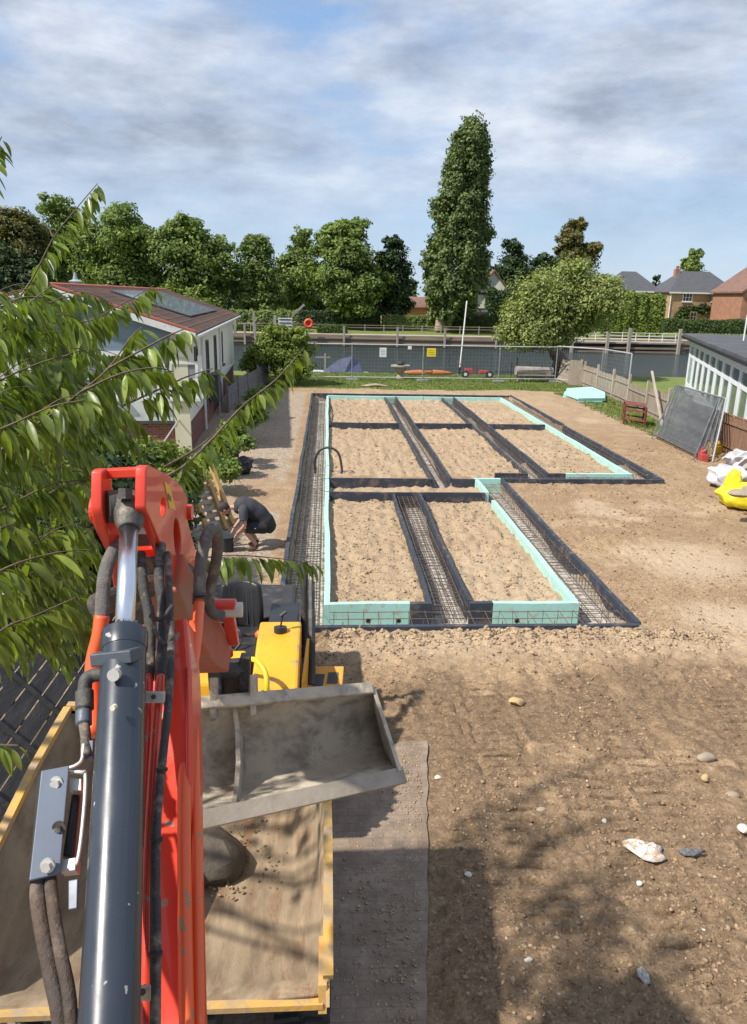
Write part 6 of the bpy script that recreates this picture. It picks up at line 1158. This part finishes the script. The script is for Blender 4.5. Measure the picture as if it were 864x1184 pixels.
cloth('shorts', [([(.12, 0, .62), (.22, 0, .53), (.27, 0, .42), (.24, 0, .33)], [.13, .175, .175, .12]), ([(.23, .09, .42), (.06, .14, .45), (-.10, .165, .47)], [.12, .115, .10]), ([(.23, -.09, .42), (.06, -.14, .44), (-.12, -.165, .45)], [.12, .115, .10])], short_m)
for s_, bx_ in ((1, .08), (-1, .06)): skin('boot', [(bx_+.02, .14*s_, .14, .055), (bx_+.01, .14*s_, .06, .052), (bx_-.08, .145*s_, .045, .045, .04), (bx_-.16, .15*s_, .035, .038, .03)], [(0, 1), (1, 2), (2, 3)], boot_m, man)
hc = PR @ Vector((-.47, 0, .76))+Vector((pc.x, pc.y, 0))
def ell(c, r, R_, n=16, mm=12, cut=None):
    vs = []; fs = []
    for i in range(mm+1):
        for j in range(n): a = math.pi*i/mm; b = 2*math.pi*j/n; vs.append(Vector(c)+R_ @ Vector((r[0]*math.sin(a)*math.cos(b), r[1]*math.sin(a)*math.sin(b), r[2]*math.cos(a))))
    for i in range(mm):
        for j in range(n): fs.append((i*n+j, i*n+(j+1) % n, (i+1)*n+(j+1) % n, (i+1)*n+j))
    return MB().add(vs, fs)
HR = PR @ Matrix.Rotation(math.radians(-52), 3, 'Y'); head = obj('head', ell(hc, (.095, .078, .118), HR), skin_m, man, smooth=180)
obj('nose', ell(hc+HR @ Vector((-.098, 0, -.01)), (.02, .014, .024), HR, 8, 6), skin_m, head, smooth=180); obj('mouth', ell(hc+HR @ Vector((-.085, 0, -.055)), (.012, .024, .006), HR, 8, 6), mat('lips', (.3, .12, .1)), head)
for s_ in (-1, 1): obj('ear', ell(hc+HR @ Vector((.0, .078*s_, -.0)), (.022, .01, .032), HR, 8, 6), skin_m, head, smooth=180); obj('eye', ell(hc+HR @ Vector((-.086, .03*s_, .015)), (.01, .012, .009), HR, 8, 6), mat('eye', (.05, .04, .04), rough=.3, bump=0), head)
obj('hair', ell(hc+HR @ Vector((.018, 0, .035)), (.102, .088, .108), HR), cap_m, head, smooth=180); obj('beard', ell(hc+HR @ Vector((-.045, 0, -.085)), (.05, .05, .045), HR), cap_m, head, smooth=180)
obj('shorts_logo', MB().box(PR @ Vector((.05, -.262, .46))+Vector((pc.x, pc.y, 0)), (.03, .004, .02)), wsign, man)

# ------------------------------------------------------------------ cherry tree, long drooping leaves
ch_l = foliage('cherry_leaf', (.25, .31, .055), (.10, .15, .028), 9, .34, .38); ch_s = mat('cherry_bark', (.17, .12, .08), (.10, .075, .05), 8, .8, bump=.4)
ch_l.node_tree.nodes['Principled BSDF'].inputs['Specular IOR Level'].default_value = .5
CH = thing('cherry_tree', 'cherry tree reaching in from the left with long drooping leaves', 'tree', (-4.6, 4.6, 0))
lm = MB(); bmb = MB(); BR = []; RC = random.Random(77)
def leaf(base, d, L_, w, up_):
    d = d.normalized(); s = d.cross(up_).normalized(); n = 5; vs = []; p = base.copy(); dd = d.copy(); droop = RC.uniform(.12, .4); roll = RC.uniform(-.6, .6); curl = RC.uniform(-.25, .25)
    for i in range(n+1):
        t = i/n; ww = w*(math.sin(math.pi*min(1, t**.8*1.0))**.85 if 0 < t < 1 else (.06 if t == 0 else .0))
        nn = s.cross(dd).normalized(); sr = (s*math.cos(roll)+nn*math.sin(roll)); fold = nn*ww*.22
        vs += [p+sr*ww*.5+fold, p.copy(), p-sr*ww*.5+fold]; dd = (dd+Vector((0, 0, -droop/n*2))+s*curl/n).normalized(); p = p+dd*(L_/n)
    lm.add(vs, [(i*3+k, i*3+k+1, i*3+k+4, i*3+k+3) for i in range(n) for k in range(2)])
def branch(pts, spacing=.0105, L_=.15, r=.004, start=0., bare=False, hang=1.0, den=1):
    P_ = smoothpath([C(*p) if not isinstance(p, Vector) else p for p in pts], 8); n = len(P_); (BR.append(obj('branch', MB().tube(P_, [r*(1-.75*i/n)+.0012 for i in range(n)], 5), ch_s, CH, smooth=180)) if n > 26 or bare else bmb.tube(P_, [r*(1-.75*i/n)+.0012 for i in range(n)], 5))
    if bare: return
    tot = 0; acc = 0; k = 0; Ltot = sum((P_[i+1]-P_[i]).length for i in range(n-1))
    for i in range(n-1):
        seg = P_[i+1]-P_[i]; l = seg.length; tot += l; acc += l; dr = seg.normalized()
        while acc > spacing:
            acc -= spacing; k += 1
            if tot/Ltot < start: continue
            sd_ = dr.cross(Vector((0, 0, 1))).normalized()*(1 if k % 2 else -1); b0 = P_[i].lerp(P_[i+1], RC.random()); tipf = tot/Ltot
            d = sd_*RC.uniform(.1, .75)+Vector((RC.gauss(0, .22), RC.gauss(0, .22), 0))+dr*RC.uniform(.0, .5)*(1+tipf*.8)+Vector((.12, 0, -RC.uniform(.6, 1.3)*hang)); pet = b0+d.normalized()*.012
            leaf(pet, d, L_*RC.uniform(.7, 1.15)*(1-.3*tipf**3), L_*RC.uniform(.19, .27), Vector((RC.uniform(-.2, .2), RC.uniform(-.2, .2), 1)))
MAIN = [([(22, 345, 4.0), (40, 318, 4.0), (62, 275, 4.0), (86, 244, 4.0), (113, 212, 4.0)], {}), ([(62, 275, 4.0), (55, 262, 4.0), (44, 258, 4.0)], dict(bare=True)),
 ([(-40, 300, 3.2), (-25, 230, 3.2), (-8, 180, 3.2), (2, 158, 3.2)], dict(L_=.12)), ([(-60, 400, 3.4), (0, 352, 3.5), (60, 345, 3.6), (95, 372, 3.6), (140, 352, 3.7), (178, 330, 3.8)], {}),
 ([(-60, 420, 3.2), (0, 385, 3.2), (35, 350, 3.2), (60, 330, 3.3)], {}), ([(30, 500, 2.9), (95, 452, 2.9), (125, 426, 2.95), (150, 392, 3.0), (164, 378, 3.05)], dict(start=.25, den=.5)), ([(125, 426, 2.95), (165, 404, 3.0), (195, 388, 3.0), (214, 380, 3.0)], {}),
 ([(95, 452, 2.8), (140, 432, 2.8), (180, 425, 2.85), (200, 430, 2.9)], dict(L_=.14)), ([(140, 470, 3.0), (180, 452, 3.05), (215, 436, 3.1), (246, 426, 3.15)], dict(start=.2)),
 ([(-50, 470, 3.0), (0, 440, 3.0), (45, 420, 3.1), (80, 410, 3.1)], {}), ([(-60, 520, 2.7), (10, 492, 2.7), (60, 470, 2.7), (100, 462, 2.7)], dict(L_=.14)),
 ([(190, 552, 5.2), (215, 537, 5.2), (245, 508, 5.3), (280, 470, 5.4), (320, 438, 5.5), (352, 402, 5.6)], dict(start=.22, L_=.2, spacing=.018, r=.012)), ([(190, 540, 5.0), (225, 520, 5.1), (250, 500, 5.2)], dict(bare=True, r=.01)),
 ([(215, 648, 4.2), (265, 642, 4.2), (315, 645, 4.2), (362, 651, 4.3)], dict(L_=.16, spacing=.013)), ([(60, 632, 3.6), (100, 615, 3.7), (140, 588, 3.9)], dict(bare=True, r=.012)), ([(60, 640, 3.4), (120, 655, 3.5), (150, 665, 3.5)], dict(bare=True)),
 ([(185, 590, 4.4), (205, 560, 4.5), (220, 525, 4.6)], dict(L_=.14, den=1)),
 ([(-40, 850, 2.1), (-10, 860, 2.1), (22, 862, 2.1)], dict(L_=.1)), ([(-50, 780, 2.6), (0, 730, 2.6), (40, 712, 2.7), (90, 690, 2.8)], {}), ([(-50, 700, 2.7), (0, 660, 2.7), (60, 640, 2.8), (110, 635, 2.9)], {}), ([(-50, 620, 2.9), (0, 590, 2.9), (60, 560, 3.0), (100, 555, 3.0)], {})]
for pts_, kw in MAIN: branch(pts_, **kw)
for i in range(250):
    y0 = RC.uniform(335, 745); xmax = 150 if y0 < 480 else (128 if y0 < 560 else 105); x0 = RC.uniform(-70, xmax-40); 
    if y0 < 400 and x0 > 70: continue
    d_ = RC.uniform(2.7, 4.6); ln = RC.uniform(35, 70); sl = RC.uniform(-.95, .25); pts_ = [(x0+ln*t, y0+ln*sl*t+34*t*t, d_+.15*t) for t in (0, .35, .7, 1)]
    branch(pts_, spacing=.017, L_=RC.uniform(.11, .15), r=.0018)
tr = MB().tube(smoothpath([(-4.6, 4.6, -.2), (-4.5, 4.6, 1.5), (-4.3, 4.5, 3.0), (-3.9, 4.3, 4.3)], 4), [.2-.009*i for i in range(13)], 10)
for pts_, kw in MAIN:
    e0 = C(*pts_[0]); s0 = Vector((-4.5+random.uniform(0, .5), 4.5, 2.0+random.uniform(0, 2.0)))
    if pts_[0][0] < 40: tr.tube(smoothpath([s0, s0.lerp(e0, .5)+Vector((0, 0, .12)), e0], 4), [.04-.004*i for i in range(9)], 6)
obj('trunk', tr, ch_s, CH, smooth=60); obj('twigs', bmb, ch_s, CH, smooth=180)['kind'] = 'stuff'; obj('leaves', lm, ch_l, CH, smooth=180)
